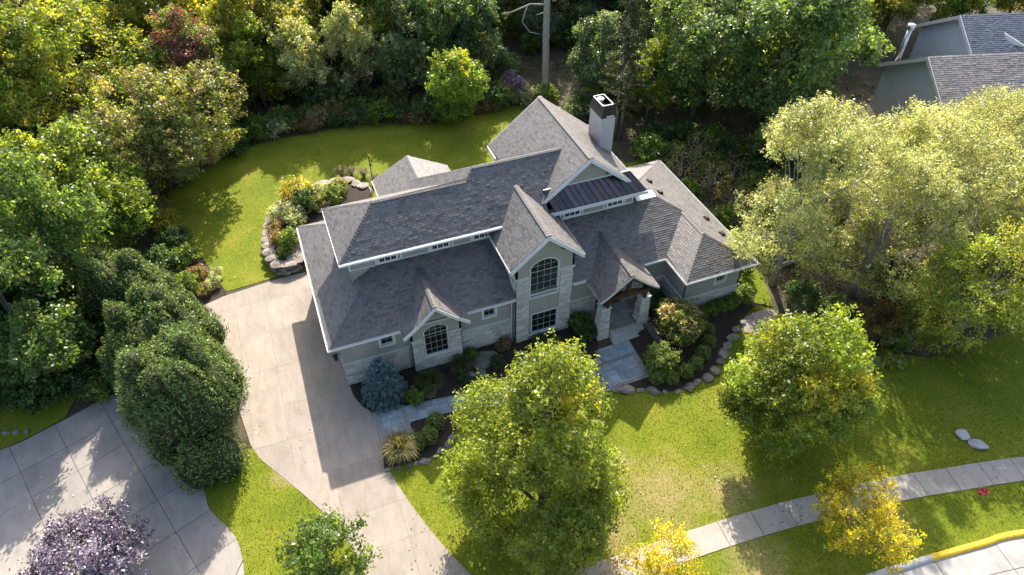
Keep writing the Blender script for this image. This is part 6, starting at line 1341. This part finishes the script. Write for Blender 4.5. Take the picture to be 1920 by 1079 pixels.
# ------------------------------------------------------------------ neighbouring house
nh = empty('house', (51.4, 37.7, 0), R(-15.8)); tag(nh, 'grey neighbouring house with two gable roofs in the top right corner', 'house')
def nroof(x0, x1, yr, zr, half_f, half_b, mat_f, mat_b, label):
    sl_ = 0.58; sh_ = MB(); dk = MB(); sb = MB()
    roof_plane([(x0, yr-half_f, zr-sl_*half_f), (x1, yr-half_f, zr-sl_*half_f), (x1, yr, zr), (x0, yr, zr)], sh_, dk, expo=0.2, lift=1.3)
    roof_plane([(x1, yr+half_b, zr-sl_*half_b), (x0, yr+half_b, zr-sl_*half_b), (x0, yr, zr), (x1, yr, zr)], sb, dk, expo=0.2, lift=1.3)
    r_ = dk.build('roof', M['grey_wall'], nh, world=False); r_['label'] = label
    a = sh_.build('shingles', mat_f, r_, kind='stuff', world=False); b = sb.build('shingles', mat_b, r_, kind='stuff', world=False)
    for (p0, p1) in (((x0, yr, zr-0.01), (x0, yr-half_f, zr-sl_*half_f-0.01)), ((x0, yr, zr-0.01), (x0, yr+half_b, zr-sl_*half_b-0.01))):
        mb = MB(); mb.board(p0, p1, 0.35, 0.12, (-1, 0, 0)); mb.build('fascia', M['ledge'], r_, world=False)
    mb = MB(); mb.board((x0, yr-half_f, zr-sl_*half_f), (x1, yr-half_f, zr-sl_*half_f), 0.2, 0.1, (0, -1, 0)); mb.build('gutter', M['ledge'], r_, world=False)
    w0, f_, b_ = x0+0.35, half_f-0.4, half_b-0.4; mb = MB()
    mb.poly([(w0, yr-f_, 0), (w0, yr+b_, 0), (w0, yr+b_, zr-sl_*b_-0.15), (w0, yr, zr-0.15), (w0, yr-f_, zr-sl_*f_-0.15)]); mb.poly([(w0, yr-f_, 0), (x1, yr-f_, 0), (x1, yr-f_, zr-sl_*f_-0.1), (w0, yr-f_, zr-sl_*f_-0.1)]); mb.build('wall', M['grey_wall'], nh, world=False)
nroof(0, 22, 0, 7.5, 7.2, 5.8, M['shingle_n'], M['shingle_b'], 'brown striped front roof of the neighbouring house')
nroof(6.6, 24, 6.85, 7.9, 3.6, 5.2, M['shingle_b'], M['shingle_b'], 'blue-grey rear roof of the neighbouring house')
mb = MB(); mb.tube([(0.25, 4.0, 4.9), (0.25, 4.0, 8.05)], 0.2, 10); mb.tube([(0.25, 4.0, 8.05), (0.25, 4.0, 8.12), (0.25, 4.0, 8.5), (0.25, 4.0, 8.55)], [0.22, 0.33, 0.33, 0.2], 12); mb.build('flue_pipe', M['galv'], nh, True, world=False)
mb = MB(); mb.prism([(10.0, 4.2, 6.3), (11.6, 3.6, 6.2), (10.0, 5.0, 6.95)], (0.12, 0.05, 0.0)); mb.build('dormer_edge', M['ledge'], nh, world=False)
# ------------------------------------------------------------------ grass blades on the lawns
def lawn_blades():
    rng = np.random.default_rng(4); PP = []
    for (n_, poly), dens in zip(LAWNS, (150, 150, 150, 60, 130, 60, 50)):
        xs = [p[0] for p in poly]; ys = [p[1] for p in poly]; x0, x1, y0, y1 = min(xs), min(max(xs), 46), max(min(ys), 4), max(ys)
        m = int((x1-x0)*(y1-y0)*dens); X = rng.uniform(x0, x1, m); Y = rng.uniform(y0, y1, m); r = np.zeros(m, bool); j = len(poly)-1
        for i in range(len(poly)):
            xi, yi = poly[i]; xj, yj = poly[j]
            if yi != yj:
                c = ((yi > Y) != (yj > Y)) & (X < (xj-xi)*(Y-yi)/(yj-yi)+xi); r ^= c
            j = i
        PP.append(np.stack([X[r], Y[r]], 1))
    P2 = np.concatenate(PP); n = len(P2); Z = np.array([height(x, y) for x, y in P2]); H = 0.035+0.04*rng.random(n); a = rng.uniform(0, 6.28, n); w = 0.014+0.013*rng.random(n); lx = rng.normal(size=n)*0.02; ly = rng.normal(size=n)*0.02
    V = np.empty((n, 3, 3), np.float32); V[:, 0] = np.stack([P2[:, 0]-w*np.cos(a), P2[:, 1]-w*np.sin(a), Z-0.005], 1); V[:, 1] = np.stack([P2[:, 0]+w*np.cos(a), P2[:, 1]+w*np.sin(a), Z-0.005], 1); V[:, 2] = np.stack([P2[:, 0]+lx, P2[:, 1]+ly, Z+H], 1)
    me = bpy.data.meshes.new('grass'); me.vertices.add(n*3); me.loops.add(n*3); me.polygons.add(n); me.vertices.foreach_set('co', V.ravel()); me.loops.foreach_set('vertex_index', np.arange(n*3, dtype=np.int32)); me.polygons.foreach_set('loop_start', np.arange(0, n*3, 3, dtype=np.int32)); me.update(calc_edges=True)
    dry = np.zeros(n)
    for (x, y, rad) in ((14.0, 14.2, 3.6), (17.3, 13.2, 2.6), (10.5, 13.6, 2.6), (-4.6, 22.6, 1.2), (16.5, 9.3, 2.6), (-1.9, 14.5, 1.6), (12.6, 16.6, 1.6)): dry = np.maximum(dry, np.clip(1.15-np.hypot(P2[:, 0]-x, P2[:, 1]-y)/rad, 0, 1))
    c = np.array([0.150, 0.168, 0.011])[None]*np.ones((n, 1)); isd = rng.random(n) < 0.10+0.9*dry; c[isd] = (0.28, 0.22, 0.085); c = c*np.exp(0.3*rng.normal(size=(n, 1)))
    at = me.attributes.new('Col', 'FLOAT_COLOR', 'FACE'); cc = np.ones((n, 4), np.float32); cc[:, :3] = np.clip(c, 0, 0.6); at.data.foreach_set('color', cc.ravel()); me.materials.append(M['blade'])
    tag(link('grass', me), 'short mown grass of the lawns', 'grass', kind='stuff')
lawn_blades()
# fallen leaves on grass and concrete
def fallen_leaves():
    rng = np.random.default_rng(12); P = []
    for (x, y, r, n) in ((7, 14.5, 6.5, 420), (22, 14.5, 6.0, 380), (21, 8.8, 3.0, 160), (11, 10, 3.2, 120), (-3.5, 17, 3.0, 50), (-4, 46, 7.0, 140), (6, 52, 7.0, 140), (34, 13, 7.0, 300), (-3, 28, 5, 40), (-13, 22, 5, 70), (18, 22.5, 3.0, 50)):
        a = rng.uniform(0, 6.28, n); q = r*np.sqrt(rng.random(n)); P.append(np.stack([x+q*np.cos(a), y+q*np.sin(a)], 1))
    P = np.concatenate(P); n = len(P); Z = np.array([height(a, b) for a, b in P])+0.05; Nn = np.array([0, 0, 1.0])+0.3*rng.normal(size=(n, 3))
    me = leaf_mesh('fallen_leaves', np.concatenate([P, Z[:, None]], 1), Nn, 0.06+0.07*rng.random(n), palette(rng, n, [(0.30, 0.20, 0.05), (0.22, 0.13, 0.05), (0.36, 0.29, 0.08)], (2, 2, 1)), M['leaf'], 0.75, seed=13)
    tag(link('fallen_leaves', me), 'scattered dry fallen leaves on lawns and driveways', 'leaves', kind='stuff')
fallen_leaves()
